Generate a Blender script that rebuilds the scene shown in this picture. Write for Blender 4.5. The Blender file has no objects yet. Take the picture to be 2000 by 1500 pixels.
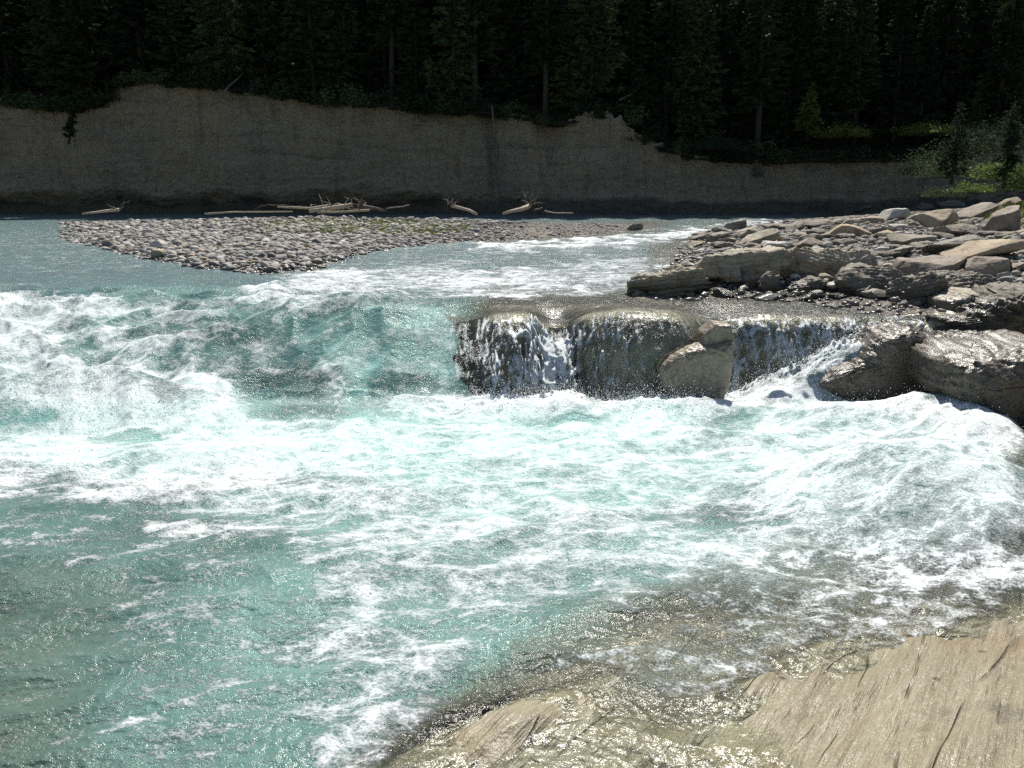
import bpy, math, random
import numpy as np
from mathutils import Vector, Matrix

# ------------------------------------------------------------------ camera, light, exposure
R = math.radians
scene = bpy.context.scene
PITCH = R(13.4); CAMZ = 3.2; FPX = 1570.0            # focal length in pixels of a 2000 px wide frame
cam_d = bpy.data.cameras.new("camera"); cam = bpy.data.objects.new("camera", cam_d)
scene.collection.objects.link(cam); scene.camera = cam
cam.location = (0, 0, CAMZ); cam.rotation_euler = (R(90) - PITCH, 0, 0)
cam_d.sensor_width = 36; cam_d.lens = 36 * FPX / 2000; cam_d.clip_start = 0.05; cam_d.clip_end = 2000

SUN_EL, SUN_AZ = R(54), R(9)                          # azimuth from +Y towards +X
world = bpy.data.worlds.new("World"); scene.world = world; world.use_nodes = True
wn = world.node_tree.nodes; wl = world.node_tree.links
bg = wn["Background"]; sky = wn.new("ShaderNodeTexSky"); sky.sky_type = 'NISHITA'
sky.sun_disc = False; sky.sun_elevation = SUN_EL; sky.sun_rotation = SUN_AZ
sky.air_density = 1.0; sky.dust_density = 0.6
wl.new(sky.outputs[0], bg.inputs[0]); bg.inputs[1].default_value = 0.06
sd = bpy.data.lights.new("sun", 'SUN'); sd.energy = 5.0; sd.angle = R(0.5); sd.color = (1, 0.95, 0.87)
so = bpy.data.objects.new("sun", sd); scene.collection.objects.link(so)
sdir = Vector((math.sin(SUN_AZ) * math.cos(SUN_EL), math.cos(SUN_AZ) * math.cos(SUN_EL), math.sin(SUN_EL)))
so.rotation_euler = (-sdir).to_track_quat('-Z', 'Y').to_euler(); so.location = sdir * 120
scene.view_settings.view_transform = 'Standard'; scene.view_settings.look = 'None'
scene.view_settings.gamma = 1.0; scene.view_settings.use_curve_mapping = False
scene.view_settings.exposure = 0.5
try:
    scene.cycles.use_denoising = False; scene.cycles.sample_clamp_direct = 6.0
    scene.cycles.max_bounces = 6; scene.cycles.transparent_max_bounces = 12
    scene.cycles.sample_clamp_indirect = 4.0
except Exception: pass

# ------------------------------------------------------------------ numpy noise
rng = np.random.default_rng(7)
PERM = rng.permutation(256); PERM = np.concatenate([PERM, PERM, PERM[:4]]).astype(np.int32)
GA = rng.uniform(0, 2 * np.pi, 256); G2 = np.stack([np.cos(GA), np.sin(GA)], 1).astype(np.float32)
_g = rng.normal(size=(256, 3)); G3 = (_g / np.linalg.norm(_g, axis=1)[:, None]).astype(np.float32)
def fade(t): return t * t * t * (t * (t * 6 - 15) + 10)
def noise2(x, y):
    x = np.asarray(x, np.float32); y = np.asarray(y, np.float32)
    xi = np.floor(x).astype(np.int32); yi = np.floor(y).astype(np.int32)
    xf = x - xi; yf = y - yi; xi &= 255; yi &= 255; u = fade(xf); v = fade(yf)
    def g(i, j, a, b):
        h = PERM[PERM[i] + j]; return G2[h, 0] * a + G2[h, 1] * b
    x1 = (xi + 1) & 255; y1 = (yi + 1) & 255
    n00 = g(xi, yi, xf, yf); n10 = g(x1, yi, xf - 1, yf); n01 = g(xi, y1, xf, yf - 1); n11 = g(x1, y1, xf - 1, yf - 1)
    a = n00 + u * (n10 - n00); b = n01 + u * (n11 - n01)
    return (a + v * (b - a)) * 1.5
def noise3(p):
    p = np.asarray(p, np.float32); pi = np.floor(p).astype(np.int32); f = p - pi; pi &= 255
    q = (pi + 1) & 255; w = fade(f); r = 0
    out = None
    for dz in (0, 1):
        for dy in (0, 1):
            for dx in (0, 1):
                i = q[:, 0] if dx else pi[:, 0]; j = q[:, 1] if dy else pi[:, 1]; k = q[:, 2] if dz else pi[:, 2]
                h = PERM[PERM[PERM[i] + j] + k]
                val = G3[h, 0] * (f[:, 0] - dx) + G3[h, 1] * (f[:, 1] - dy) + G3[h, 2] * (f[:, 2] - dz)
                wt = (w[:, 0] if dx else 1 - w[:, 0]) * (w[:, 1] if dy else 1 - w[:, 1]) * (w[:, 2] if dz else 1 - w[:, 2])
                out = val * wt if out is None else out + val * wt
    return out * 1.5
def fbm2(x, y, o=4, l=2.03, g=0.5):
    s = 0; a = 1.0; t = 0
    for i in range(o):
        s = s + a * noise2(x + 17.3 * i, y - 9.1 * i); t += a; a *= g; x = x * l; y = y * l
    return s / t
def ridge2(x, y, o=4, l=2.07, g=0.55):
    s = 0; a = 1.0; t = 0
    for i in range(o):
        s = s + a * (1 - np.minimum(1, np.abs(noise2(x + 31.7 * i, y + 5.9 * i)) * 2.2)); t += a; a *= g; x = x * l; y = y * l
    return s / t
def fbm3(p, o=4, l=2.03, g=0.5):
    s = 0; a = 1.0; t = 0
    for i in range(o):
        s = s + a * noise3(p + 13.7 * i); t += a; a *= g; p = p * l
    return s / t
def sstep(a, b, x):
    t = np.clip((x - a) / (b - a), 0, 1); return t * t * (3 - 2 * t)

# ------------------------------------------------------------------ layout: where a sight line meets a level
CP, SP = math.cos(PITCH), math.sin(PITCH)
def ray(px, py):
    a = (px - 1000) / FPX; b = (750 - py) / FPX
    return a, CP + b * SP, -SP + b * CP
def at(px, py, z):
    a, b, c = ray(px, py); t = (z - CAMZ) / c
    return (a * t, b * t)
def to_px(x, y, z):
    f = y * CP - (z - CAMZ) * SP; u = y * SP + (z - CAMZ) * CP
    return 1000 + FPX * x / f, 750 - FPX * u / f
def polydist(x, y, pts):
    """signed distance to an open polyline, positive on its right-hand side"""
    best = np.full(np.shape(x), 1e9, np.float32); sgn = np.ones(np.shape(x), np.float32)
    for (x0, y0), (x1, y1) in zip(pts[:-1], pts[1:]):
        dx, dy = x1 - x0, y1 - y0; L = dx * dx + dy * dy + 1e-9
        t = np.clip(((x - x0) * dx + (y - y0) * dy) / L, 0, 1)
        ex = x - x0 - t * dx; ey = y - y0 - t * dy; d = np.sqrt(ex * ex + ey * ey)
        s = np.where(dx * (y - y0) - dy * (x - x0) < 0, 1.0, -1.0)
        m = d < best; best = np.where(m, d, best); sgn = np.where(m, s, sgn)
    return best * sgn

SHORE0 = [at(1150, 1640, 0), at(1420, 1500, 0), at(1560, 1405, 0), at(1650, 1345, 0), at(1800, 1268, 0), at(2000, 1192, 0),
          (4.75, 6.3), (5.1, 7.2), (5.6, 8.4), at(2010, 900, 0), at(1960, 838, 0), at(1900, 795, 0), (7.0, 12.4), (7.2, 13.0)]
SHELF = [at(560, 1640, -.1), at(700, 1500, -.1), at(850, 1395, -.1), at(1000, 1290, -.1), at(1170, 1188, -.1), at(1400, 1120, -.1), at(1560, 1060, -.1)]
ZU = 1.36
SHOREU = [(7.3, 12.3), at(1850, 612, ZU), at(1765, 600, ZU), at(1600, 583, ZU), at(1440, 577, ZU), at(1245, 578, ZU), at(1235, 562, ZU),
          at(1290, 535, ZU), at(1330, 512, ZU), at(1335, 486, ZU), at(1365, 468, ZU + .05), at(1420, 452, ZU + .1), at(1500, 441, ZU + .15),
          at(1560, 434, 1.6), at(1600, 428, 1.6), at(1680, 420, 1.6)]
BARF = [at(20, 425, 1.6), at(125, 447, 1.45), at(135, 478, ZU), at(280, 503, ZU), at(400, 522, ZU), at(520, 531, ZU), at(630, 520, ZU), at(720, 494, ZU),
        at(900, 477, ZU + .03), at(1100, 467, ZU + .08), at(1190, 460, ZU + .1), at(1240, 447, 1.5), (7.4, 46)]
BARB = [(-40, 48), (-20, 41), (-10, 39.5), (0, 39), (6, 41), (8, 46)]

def chute(x):
    """base and crest distance of the drop, by x"""
    xs = [-12, -7.9, -5.5, -4.2, -3.0, -1.8, -1.2, -0.7, -.2, .25, .5, .85, 1.2, 1.7, 2.4, 2.95, 3.25, 3.7, 4.4, 5.2, 6.2, 7.2, 9, 14]
    yb = [11.9, 11.9, 11.8, 11.75, 11.6, 11.6, 11.75, 11.85, 11.8, 12.05, 12.45, 12.5, 12.05, 11.85, 11.85, 12.0, 12.5, 12.8, 12.75, 12.8, 12.5, 12.2, 12.0, 12.0]
    yc = [15.6, 15.4, 15.0, 14.4, 14.0, 13.7, 13.5, 13.3, 13.05, 13.1, 13.35, 13.4, 13.15, 12.95, 12.9, 13.05, 13.45, 13.6, 13.45, 13.4, 13.2, 13.0, 12.9, 12.9]
    return soft(x, xs, yb), soft(x, xs, yc)
TX = np.arange(-14, 16, .02); _k = np.exp(-(np.arange(-30, 31) * .02 / .13) ** 2); _k /= _k.sum()
def soft(x, xs, vs):
    t = np.convolve(np.pad(np.interp(TX, xs, vs), 30, mode='edge'), _k, 'valid'); return np.interp(x, TX, t)
def lpow(x): return soft(x, [-1.2, -.3, .2, .45, 1.0, 1.6, 2.2, 3.0, 3.3, 4, 6], [1.05, 1.7, 2.4, 1.2, 1.05, 1.6, 2.5, 2.2, 1.2, 2.2, 2.5])
def lip(x): return soft(x, [-2.2, -1.4, -.9, -.3, .25, .6, .9, 1.2, 1.8, 2.6, 3.1, 3.5, 4.3, 5.2, 6.4, 9], [1.0, .90, .82, .98, 1.0, .80, .80, .96, 1.06, 1.04, .93, .84, .95, .92, .96, .96])
def upper_level(x, y): return (1.28 + 0.32 * sstep(12.5, 42, y)) * (1 + (lip(x) - 1) * sstep(14.6, 13.2, y))
def smin(a, b, k): 
    h = np.clip(.5 + .5 * (b - a) / k, 0, 1); return b + (a - b) * h - k * h * (1 - h)

def water0(x, y):
    """mean water surface"""
    yb, yc = chute(x); s = np.clip((y - yb) / (yc - yb), 0, 1)
    ledge = sstep(-2.1, -0.7, x)
    prof = (1 - ledge) * (s * s * (3 - 2 * s) * .6 + .4 * s) + ledge * (1 - (1 - s) ** lpow(x))
    z = prof * upper_level(x, y)
    # ramp of white water running down to the left in front of the right-hand fall
    tx = np.clip((x - 3.7) / 2.1, 0, 1); yr = 11.9 + .55 * tx
    yr = yr + .22 * fbm2(x * 1.6, x * 0 + 2, 3); ramp = (0.12 + .95 * tx ** 1.15 + .14 * fbm2(x * 2.5, y * 2.5, 3) * sstep(0, .2, tx)) * np.exp(-np.maximum(0, yr - y) ** 2 / .06) * sstep(3.4, 3.9, x) * sstep(6.5, 6.1, x)
    z = np.maximum(z, ramp * (y < 13.5))
    # big roller under the left-hand rapids, smaller ones along the foot of the falls
    z = z + .80 * np.exp(-((x + 5.9) / 1.7) ** 2 - ((y - 11.25) / .5) ** 2) + .12 * np.exp(-((x - 2.9) / .7) ** 2 - ((y - 11.45) / .2) ** 2) + .22 * np.exp(-((x + 7.6) / .9) ** 2 - ((y - 11.0) / .5) ** 2)
    z = z + .20 * np.exp(-((x + 2.4) / 1.6) ** 2 - ((y - 11.0) / .45) ** 2)
    z = z + .16 * np.exp(-((x - 1.2) / 2.2) ** 2 - ((y - 11.55) / .35) ** 2) + .28 * np.exp(-((x - 4.8) / 1.1) ** 2 - ((y - 11.0) / .5) ** 2)
    z = z + .22 * np.exp(-((x - 6.1) / .8) ** 2 - ((y - 10.9) / .5) ** 2)
    z = z - .14 * np.exp(-((x - 3.2) / .8) ** 2 - ((y - 10.9) / .3) ** 2) - .12 * np.exp(-((x - .5) / .9) ** 2 - ((y - 11.0) / .2) ** 2)
    # dome over the drowned rock on the right
    dx, dy = (x - 4.35) / 1.9, (y - 7.95) / 1.6; r = np.sqrt(dx * dx + dy * dy)
    z = z + .62 * sstep(1.1, .15, r) * (y < 12)
    z = z + .42 * np.exp(-((x - 6.1) / .6) ** 2 - ((y - 10.0) / 1.0) ** 2) + .10 * np.exp(-((x - 2.2) / 1.6) ** 2 - ((y - 10.3) / .25) ** 2) - .09 * np.exp(-((x - 2.6) / 1.6) ** 2 - ((y - 9.7) / .3) ** 2)
    z = z + .13 * np.exp(-((x + 3.2) / 2.2) ** 2 - ((y - 9.4) / .35) ** 2) - .10 * np.exp(-((x + 6.4) / .8) ** 2 - ((y - 10.2) / .3) ** 2)
    # hollow swells in the pool
    z = z - .05 * np.exp(-((x + 3.0) / 2.2) ** 2 - ((y - 7.6) / .5) ** 2) + .07 * np.exp(-((x + 1.5) / 2.5) ** 2 - ((y - 8.3) / .35) ** 2)
    return z

def bed(x, y):
    yb, yc = chute(x); s = np.clip((y - yb) / (yc - yb), 0, 1); ledge = sstep(-1.9, -.5, x)
    s2 = np.clip((y - yb - .035) / (yc - yb), 0, 1)
    up = upper_level(x, y) - .07 - .5 * sstep(14.0, 19, y) - .9 * (1 - sstep(-1.3, -.3, x))
    z = -1.3 + (up + 1.3) * ((1 - ledge) * s + ledge * (1 - (1 - s2) ** lpow(x)))
    z = z + ledge * sstep(0, .2, s) * (1 - sstep(.8, 1, s)) * (.05 * fbm2(x * 3, y * 3, 3))
    # rock shelf on the near bank
    d1 = polydist(x, y, SHELF); d0 = polydist(x, y, SHORE0)
    lump = fbm2(x * .8 + y * .6, (y - x) * 1.5, 4) * .09
    strat = fbm2((x * .62 - y * .78) * 5, (x * .78 + y * .62) * .5, 4) * .035
    shelf = np.interp(d0, [-6, -2.5, -1.3, -.5, 0, 1.5, 4, 12], [-.36, -.33, -.24, -.07, .0, .26, .8, 2.2])
    shelf = shelf + (.14 * np.exp(-((d1 - .5) / .38) ** 2) * sstep(.1, -.8, d0) * sstep(3.6, 4.6, y) + .11 * sstep(4.9, 4.2, y) * sstep(-.2, -1, d0)) * sstep(6.6, 5.4, y)
    steep = sstep(7.0, 9.5, y) * sstep(4, 5.5, x)
    shelf = shelf + steep * np.clip(d0, 0, 1) * 1.1
    lw = sstep(.6, -.6, d0) * .8 + .35
    shelf = shelf + (lump * lw + strat * (1 + steep)) 
    k = sstep(-.45, .2, d1 + .25 * fbm2(x * 1.5, y * 1.5, 3)) * (y < 12.6)
    z = np.where(k > 0, z + (np.maximum(shelf, z) - z) * k, z)
    z = np.where(y < 12, np.maximum(z, -1.15 + .75 * sstep(-1.2, -3.4, x + (y - 5) * .35) * sstep(8, 6, y)), z)
    # right-hand bank
    du = polydist(x, y, SHOREU)
    ub = upper_level(x, y)
    bank = ub - .05 + np.interp(du, [-3, -.6, 0, 1.0, 8, 13, 17, 22, 40], [-.45, -.1, .04, .18, .70, 1.2, 3.0, 6.5, 12])
    bank = bank + (.10 * fbm2(x * .9, y * .9, 4) + .04 * fbm2(x * 4, y * 4, 3)) * sstep(-.4, .6, du)
    bank = np.where((y > 12.2) & (x > np.interp(y, [12, 13.1, 13.6, 15, 17, 22, 30, 45, 70], [6.0, 6.0, 2.2, 1.4, 2.2, 3.0, 4.5, 7, 10])), bank, -5)
    bank = bank - .5 * np.maximum(0, np.interp(y, [12, 13.1, 13.6, 15, 17, 22, 30, 45, 70], [6.0, 6.0, 2.2, 1.4, 2.2, 3.0, 4.5, 7, 10]) + .9 - x)
    wB = sstep(12.25, 12.8, y)
    z = np.where((y > 12.2) & (bank > z), z + (bank - z) * wB, z)
    # gravel bar
    df = -polydist(x, y, BARF); db = polydist(x, y, BARB)
    bar = upper_level(x, y) - .04 + np.minimum(.035 * df + .16 * (1 - np.exp(-np.maximum(df, 0) / .5)) + np.minimum(df, 0) * .15, db * .3)
    bar = bar + .04 * fbm2(x * .5, y * .5, 3)
    z = np.where((df > -1.5) & (y > 15), np.maximum(z, bar), z)
    return z

def hit(px, py, zmin=None):
    a, b, c = ray(px, py); t = np.linspace(3, 75, 2200).astype(np.float32)
    X, Y, Z = a * t, b * t, CAMZ + c * t
    g = np.maximum(bed(X, Y), water0(X, Y)) if zmin is None else np.maximum(bed(X, Y), zmin)
    i = np.argmax(Z < g)
    if Z[i] >= g[i]: i = len(t) - 1
    return float(X[i]), float(Y[i]), float(g[i])

# ------------------------------------------------------------------ object helpers
col = scene.collection
def tag(o, label=None, cat=None, group=None, kind=None):
    if label: o['label'] = label
    if cat: o['category'] = cat
    if group: o['group'] = group
    if kind: o['kind'] = kind
    return o
def link(o, parent=None):
    col.objects.link(o)
    if parent: o.parent = parent
    return o
def mesh_np(name, V, F, mat=None, smooth=True, attrs=None):
    V = np.ascontiguousarray(V, np.float32); F = np.ascontiguousarray(F, np.int32); k = F.shape[1]
    me = bpy.data.meshes.new(name); me.vertices.add(len(V)); me.vertices.foreach_set("co", V.ravel())
    me.loops.add(F.size); me.loops.foreach_set("vertex_index", F.ravel())
    me.polygons.add(len(F)); me.polygons.foreach_set("loop_start", np.arange(0, F.size, k, dtype=np.int32))
    try: me.polygons.foreach_set("loop_total", np.full(len(F), k, np.int32))
    except Exception: pass
    me.polygons.foreach_set("use_smooth", np.full(len(F), smooth))
    for n, a in (attrs or {}).items():
        if a.ndim == 1:
            at_ = me.attributes.new(n, 'FLOAT', 'POINT'); at_.data.foreach_set("value", np.ascontiguousarray(a, np.float32))
        else:
            at_ = me.attributes.new(n, 'FLOAT_COLOR', 'POINT'); at_.data.foreach_set("color", np.ascontiguousarray(a, np.float32).ravel())
    me.update(calc_edges=True)
    if mat: me.materials.append(mat)
    return me
def obj(name, me, parent=None, loc=(0, 0, 0), rot=(0, 0, 0), scl=(1, 1, 1)):
    o = bpy.data.objects.new(name, me); o.location = loc; o.rotation_euler = rot; o.scale = scl
    return link(o, parent)
def empty(name, loc, rz=0):
    o = bpy.data.objects.new(name, None); o.location = loc; o.rotation_euler = (0, 0, rz); o.empty_display_size = .2
    return link(o)
def copy_tree(o, parent=None):
    c = o.copy(); col.objects.link(c)
    if parent: c.parent = parent
    for ch in list(o.children):
        d = ch.copy(); col.objects.link(d); d.parent = c
    return c

# ------------------------------------------------------------------ material helpers
class NT:
    def __init__(s, name):
        s.m = bpy.data.materials.new(name); s.m.use_nodes = True; s.t = s.m.node_tree; s.n = s.t.nodes; s.l = s.t.links
        s.n.clear(); s.out = s.n.new("ShaderNodeOutputMaterial")
        s.tc = s.n.new("ShaderNodeTexCoord")
    def put(s, sock, v):
        if isinstance(v, bpy.types.NodeSocket): s.l.new(v, sock)
        elif isinstance(v, (tuple, list)) and len(v) == 3 and sock.type == 'RGBA': sock.default_value = (*v, 1)
        else: sock.default_value = v
    def map(s, scale=(1, 1, 1), rot=(0, 0, 0), src=None, loc=(0, 0, 0)):
        m = s.n.new("ShaderNodeMapping"); s.l.new(src or s.tc.outputs['Object'], m.inputs[0])
        m.inputs['Scale'].default_value = scale; m.inputs['Rotation'].default_value = rot; m.inputs['Location'].default_value = loc
        return m.outputs[0]
    def noise(s, vec, scale, detail=4, rough=.55, dist=0, col=False):
        t = s.n.new("ShaderNodeTexNoise"); s.l.new(vec, t.inputs['Vector']); t.inputs['Scale'].default_value = scale
        t.inputs['Detail'].default_value = detail; t.inputs['Roughness'].default_value = rough; t.inputs['Distortion'].default_value = dist
        return t.outputs['Color' if col else 'Fac']
    def voro(s, vec, scale, feat='F1', out='Distance', rnd=1):
        t = s.n.new("ShaderNodeTexVoronoi"); t.feature = feat; s.l.new(vec, t.inputs['Vector']); t.inputs['Scale'].default_value = scale
        t.inputs['Randomness'].default_value = rnd
        return t.outputs[out]
    def ramp(s, fac, stops):
        r = s.n.new("ShaderNodeValToRGB"); s.l.new(fac, r.inputs[0]); e = r.color_ramp.elements
        while len(e) < len(stops): e.new(.5)
        for k, (p, c) in enumerate(stops):
            e[k].position = p; e[k].color = (*c, 1) if isinstance(c, tuple) else (c, c, c, 1)
        return r.outputs[0]
    def math(s, op, a, b=None, c=None, clamp=False):
        m = s.n.new("ShaderNodeMath"); m.operation = op; m.use_clamp = clamp; s.put(m.inputs[0], a)
        if b is not None: s.put(m.inputs[1], b)
        if c is not None: s.put(m.inputs[2], c)
        return m.outputs[0]
    def mix(s, f, a, b, mode='MIX'):
        m = s.n.new("ShaderNodeMix"); m.data_type = 'RGBA'; m.blend_type = mode
        s.put(m.inputs[0], f); s.put(m.inputs[6], a); s.put(m.inputs[7], b); return m.outputs[2]
    def rng(s, v, a, b, c=0, d=1, smooth=False):
        m = s.n.new("ShaderNodeMapRange"); m.clamp = True
        if smooth: m.interpolation_type = 'SMOOTHSTEP'
        s.put(m.inputs[0], v)
        for k, q in zip((1, 2, 3, 4), (a, b, c, d)): s.put(m.inputs[k], q)
        return m.outputs[0]
    def attr(s, name, out='Fac'):
        a = s.n.new("ShaderNodeAttribute"); a.attribute_name = name; return a.outputs[out]
    def bump(s, h, dist, strength=1, nrm=None):
        b = s.n.new("ShaderNodeBump"); s.put(b.inputs['Height'], h); b.inputs['Distance'].default_value = dist
        b.inputs['Strength'].default_value = strength
        if nrm is not None: s.l.new(nrm, b.inputs['Normal'])
        return b.outputs[0]
    def pr(s, base, rough=.6, nrm=None, spec=.5, ior=1.45, **kw):
        p = s.n.new("ShaderNodeBsdfPrincipled"); s.put(p.inputs['Base Color'], base); s.put(p.inputs['Roughness'], rough)
        s.put(p.inputs['Specular IOR Level'], spec); s.put(p.inputs['IOR'], ior)
        if nrm is not None: s.l.new(nrm, p.inputs['Normal'])
        for k, v in kw.items(): s.put(p.inputs[k], v)
        return p.outputs[0]
    def done(s, shader): s.l.new(shader, s.out.inputs[0]); return s.m

def rock_mat(name, c1, c2, c3, strata=6.0, rot=(.5, .3, .2), rough=.75, spec=.35, bumpd=.03, scale=1.0, wetline=None, random_tone=False, fine=1.0):
    """layered stone: c1 body, c2 lighter bands, c3 dark seams and stains; wetline = height under which it is wet"""
    m = NT(name); v = m.map(); w = m.map(scale=(1, 1, strata), rot=rot)
    n1 = m.noise(v, 1.3 * scale, 5, .6, .3); n2 = m.noise(w, 1.6 * scale, 6, .62, .4); n3 = m.noise(v, 22 * scale * fine, 4, .6)
    base = m.mix(m.rng(n2, .38, .62), c1, c2)
    base = m.mix(m.rng(n1, .56, .70), base, c3)
    seam = m.math('MAXIMUM', m.rng(m.math('ABSOLUTE', m.math('SUBTRACT', m.noise(w, 1.5 * scale, 2, .4, .1), .5)), 0, .010), m.rng(n1, .46, .54))
    base = m.mix(m.math('MULTIPLY', m.math('SUBTRACT', 1, seam), .7), base, c3)
    base = m.mix(m.rng(n3, .35, .65, .0, .35), base, m.mix(.5, c2, (.6, .58, .52)))
    if random_tone:
        oi = m.n.new("ShaderNodeObjectInfo")
        base = m.mix(.55, base, m.ramp(oi.outputs['Random'], [(0, (.10, .09, .075)), (.25, (.30, .26, .20)), (.5, (.17, .15, .125)), (.75, (.34, .30, .235)), (1, (.24, .175, .11))]))
    hgt = m.math('ADD', m.math('MULTIPLY', n2, .8), m.math('ADD', m.math('MULTIPLY', n3, .18), m.math('MULTIPLY', seam, .25)))
    rg = rough
    if wetline is not None:
        g = m.n.new("ShaderNodeNewGeometry"); sx = m.n.new("ShaderNodeSeparateXYZ"); m.l.new(g.outputs['Position'], sx.inputs[0])
        hz = m.math('ADD', sx.outputs[2], m.math('MULTIPLY', n1, -.16))
        wet = m.rng(hz, wetline - .05, wetline + .12, 1, 0)
        base = m.mix(wet, base, m.mix(.55, base, (.02, .018, .014), 'MIX')); rg = m.rng(wet, 0, 1, rough, .22)
    return m.done(m.pr(base, rg, m.bump(hgt, bumpd), spec))

M = {}
M['ledge'] = rock_mat('wet_ledge_rock', (.33, .29, .20), (.42, .38, .27), (.12, .105, .08), strata=.5, rot=(0, 0, 0), rough=.28, spec=.6, bumpd=.05)
M['block'] = rock_mat('damp_brown_block', (.15, .12, .078), (.21, .175, .12), (.06, .05, .038), strata=.7, rot=(0, 0, 0), rough=.4, spec=.5, bumpd=.05)
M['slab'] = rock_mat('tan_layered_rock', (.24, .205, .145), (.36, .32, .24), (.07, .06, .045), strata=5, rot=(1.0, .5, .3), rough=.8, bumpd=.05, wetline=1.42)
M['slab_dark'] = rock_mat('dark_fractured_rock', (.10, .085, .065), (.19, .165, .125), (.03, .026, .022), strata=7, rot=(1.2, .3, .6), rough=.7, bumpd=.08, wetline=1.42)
M['boulder'] = rock_mat('river_boulder_stone', (.19, .16, .12), (.28, .25, .19), (.08, .065, .05), strata=2, rot=(.2, .2, 0), rough=.85, bumpd=.03, wetline=1.40, random_tone=True)
M['pale'] = rock_mat('pale_boulder_stone', (.36, .34, .30), (.44, .42, .38), (.18, .165, .15), strata=1.5, rough=.8, bumpd=.015, wetline=1.40)
M['tanb'] = rock_mat('tan_boulder_stone', (.29, .22, .14), (.38, .31, .21), (.12, .085, .055), strata=2, rough=.85, bumpd=.03, wetline=1.40)
M['brown'] = rock_mat('brown_boulder_stone', (.15, .115, .085), (.24, .20, .155), (.06, .05, .04), strata=2, rough=.8, bumpd=.04, wetline=1.40)
M['wetrock'] = rock_mat('wet_brown_rock', (.042, .033, .021), (.085, .065, .042), (.018, .015, .012), strata=3, rot=(.9, .4, .2), rough=.32, spec=.5, bumpd=.06, fine=1.5)

def near_bed_mat():
    m = NT('near_shelf_rock'); rot = (0, 0, R(-52))
    v = m.map(); w = m.map(scale=(9, .55, 4)); 
    mp = m.n.new("ShaderNodeMapping"); mp.vector_type = 'TEXTURE'; mp.inputs['Rotation'].default_value = (0, 0, R(-36)); m.l.new(m.tc.outputs['Object'], mp.inputs[0])
    w = m.map(scale=(7, .7, 4), src=mp.outputs[0]); w2 = m.map(scale=(26, 1.4, 6), src=mp.outputs[0])
    n1 = m.noise(v, 1.1, 5, .6, .5); n2 = m.noise(w, 1.0, 5, .6, .8); n3 = m.noise(w2, 1.0, 4, .6, .5); n4 = m.noise(v, 40, 3, .6)
    base = m.mix(m.rng(n2, .40, .60), (.185, .156, .094), (.255, .225, .145))
    base = m.mix(m.rng(n3, .50, .66, 0, .6), base, (.25, .225, .16))
    base = m.mix(m.rng(n1, .57, .70, 0, .85), base, (.06, .053, .042))
    base = m.mix(m.rng(m.noise(v, .9, 3, .5, .2), .58, .68, 0, .55), base, (.21, .125, .05))
    crack = m.math('MAXIMUM', m.rng(m.math('ABSOLUTE', m.math('SUBTRACT', m.noise(w, .35, 2, .4, .15), .5)), .0, .010), m.rng(m.noise(v, 1.7, 2, .5), .45, .55))
    base = m.mix(m.math('MULTIPLY', m.math('SUBTRACT', 1, crack), .75), base, (.05, .035, .02))
    base = m.mix(m.rng(n4, .4, .7, 0, .3), base, (.33, .30, .22))
    base = m.mix(m.rng(m.noise(m.map(scale=(14, 2, 6), src=mp.outputs[0]), 1.0, 6, .7), .64, .78, 0, .12), base, (.07, .055, .035))
    base = m.mix(m.rng(m.noise(m.map(scale=(11, 1.6, 6), src=mp.outputs[0], loc=(3, 7, 0)), 1.0, 6, .7, .6), .62, .70, 0, .55), base, (.36, .34, .28))
    pit = m.math('MULTIPLY', m.rng(m.voro(v, 5, 'F1', 'Distance'), .10, .16, 1, 0), m.rng(m.noise(v, 2.2, 2, .5), .5, .56))
    base = m.mix(m.math('MULTIPLY', pit, .8), base, (.05, .04, .03))
    h = m.math('ADD', m.math('MULTIPLY', n2, .5), m.math('ADD', m.math('MULTIPLY', n3, .35), m.math('ADD', m.math('MULTIPLY', crack, .25), m.math('MULTIPLY', n4, .12))))
    return m.done(m.pr(base, m.rng(n1, .3, .7, .26, .45), m.bump(h, .07), .5))
M['near'] = near_bed_mat()

def gravel_mat():
    m = NT('gravel'); v = m.map()
    c = m.voro(v, 14, 'F1', 'Color'); d = m.voro(v, 14, 'F1', 'Distance')
    hs = m.n.new("ShaderNodeSeparateColor"); m.l.new(c, hs.inputs[0])
    base = m.ramp(hs.outputs[0], [(0, (.09, .085, .08)), (.4, (.22, .205, .18)), (.7, (.33, .31, .27)), (1, (.48, .46, .42))])
    base = m.mix(m.rng(d, .35, .6), base, (.035, .03, .025))
    sand = m.rng(m.noise(v, .35, 3, .5), .52, .62)
    base = m.mix(m.math('MULTIPLY', sand, .55), base, (.21, .19, .155))
    return m.done(m.pr(base, .9, m.bump(m.math('SUBTRACT', 1, d), .04), .2))
M['gravel'] = gravel_mat()

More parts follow.
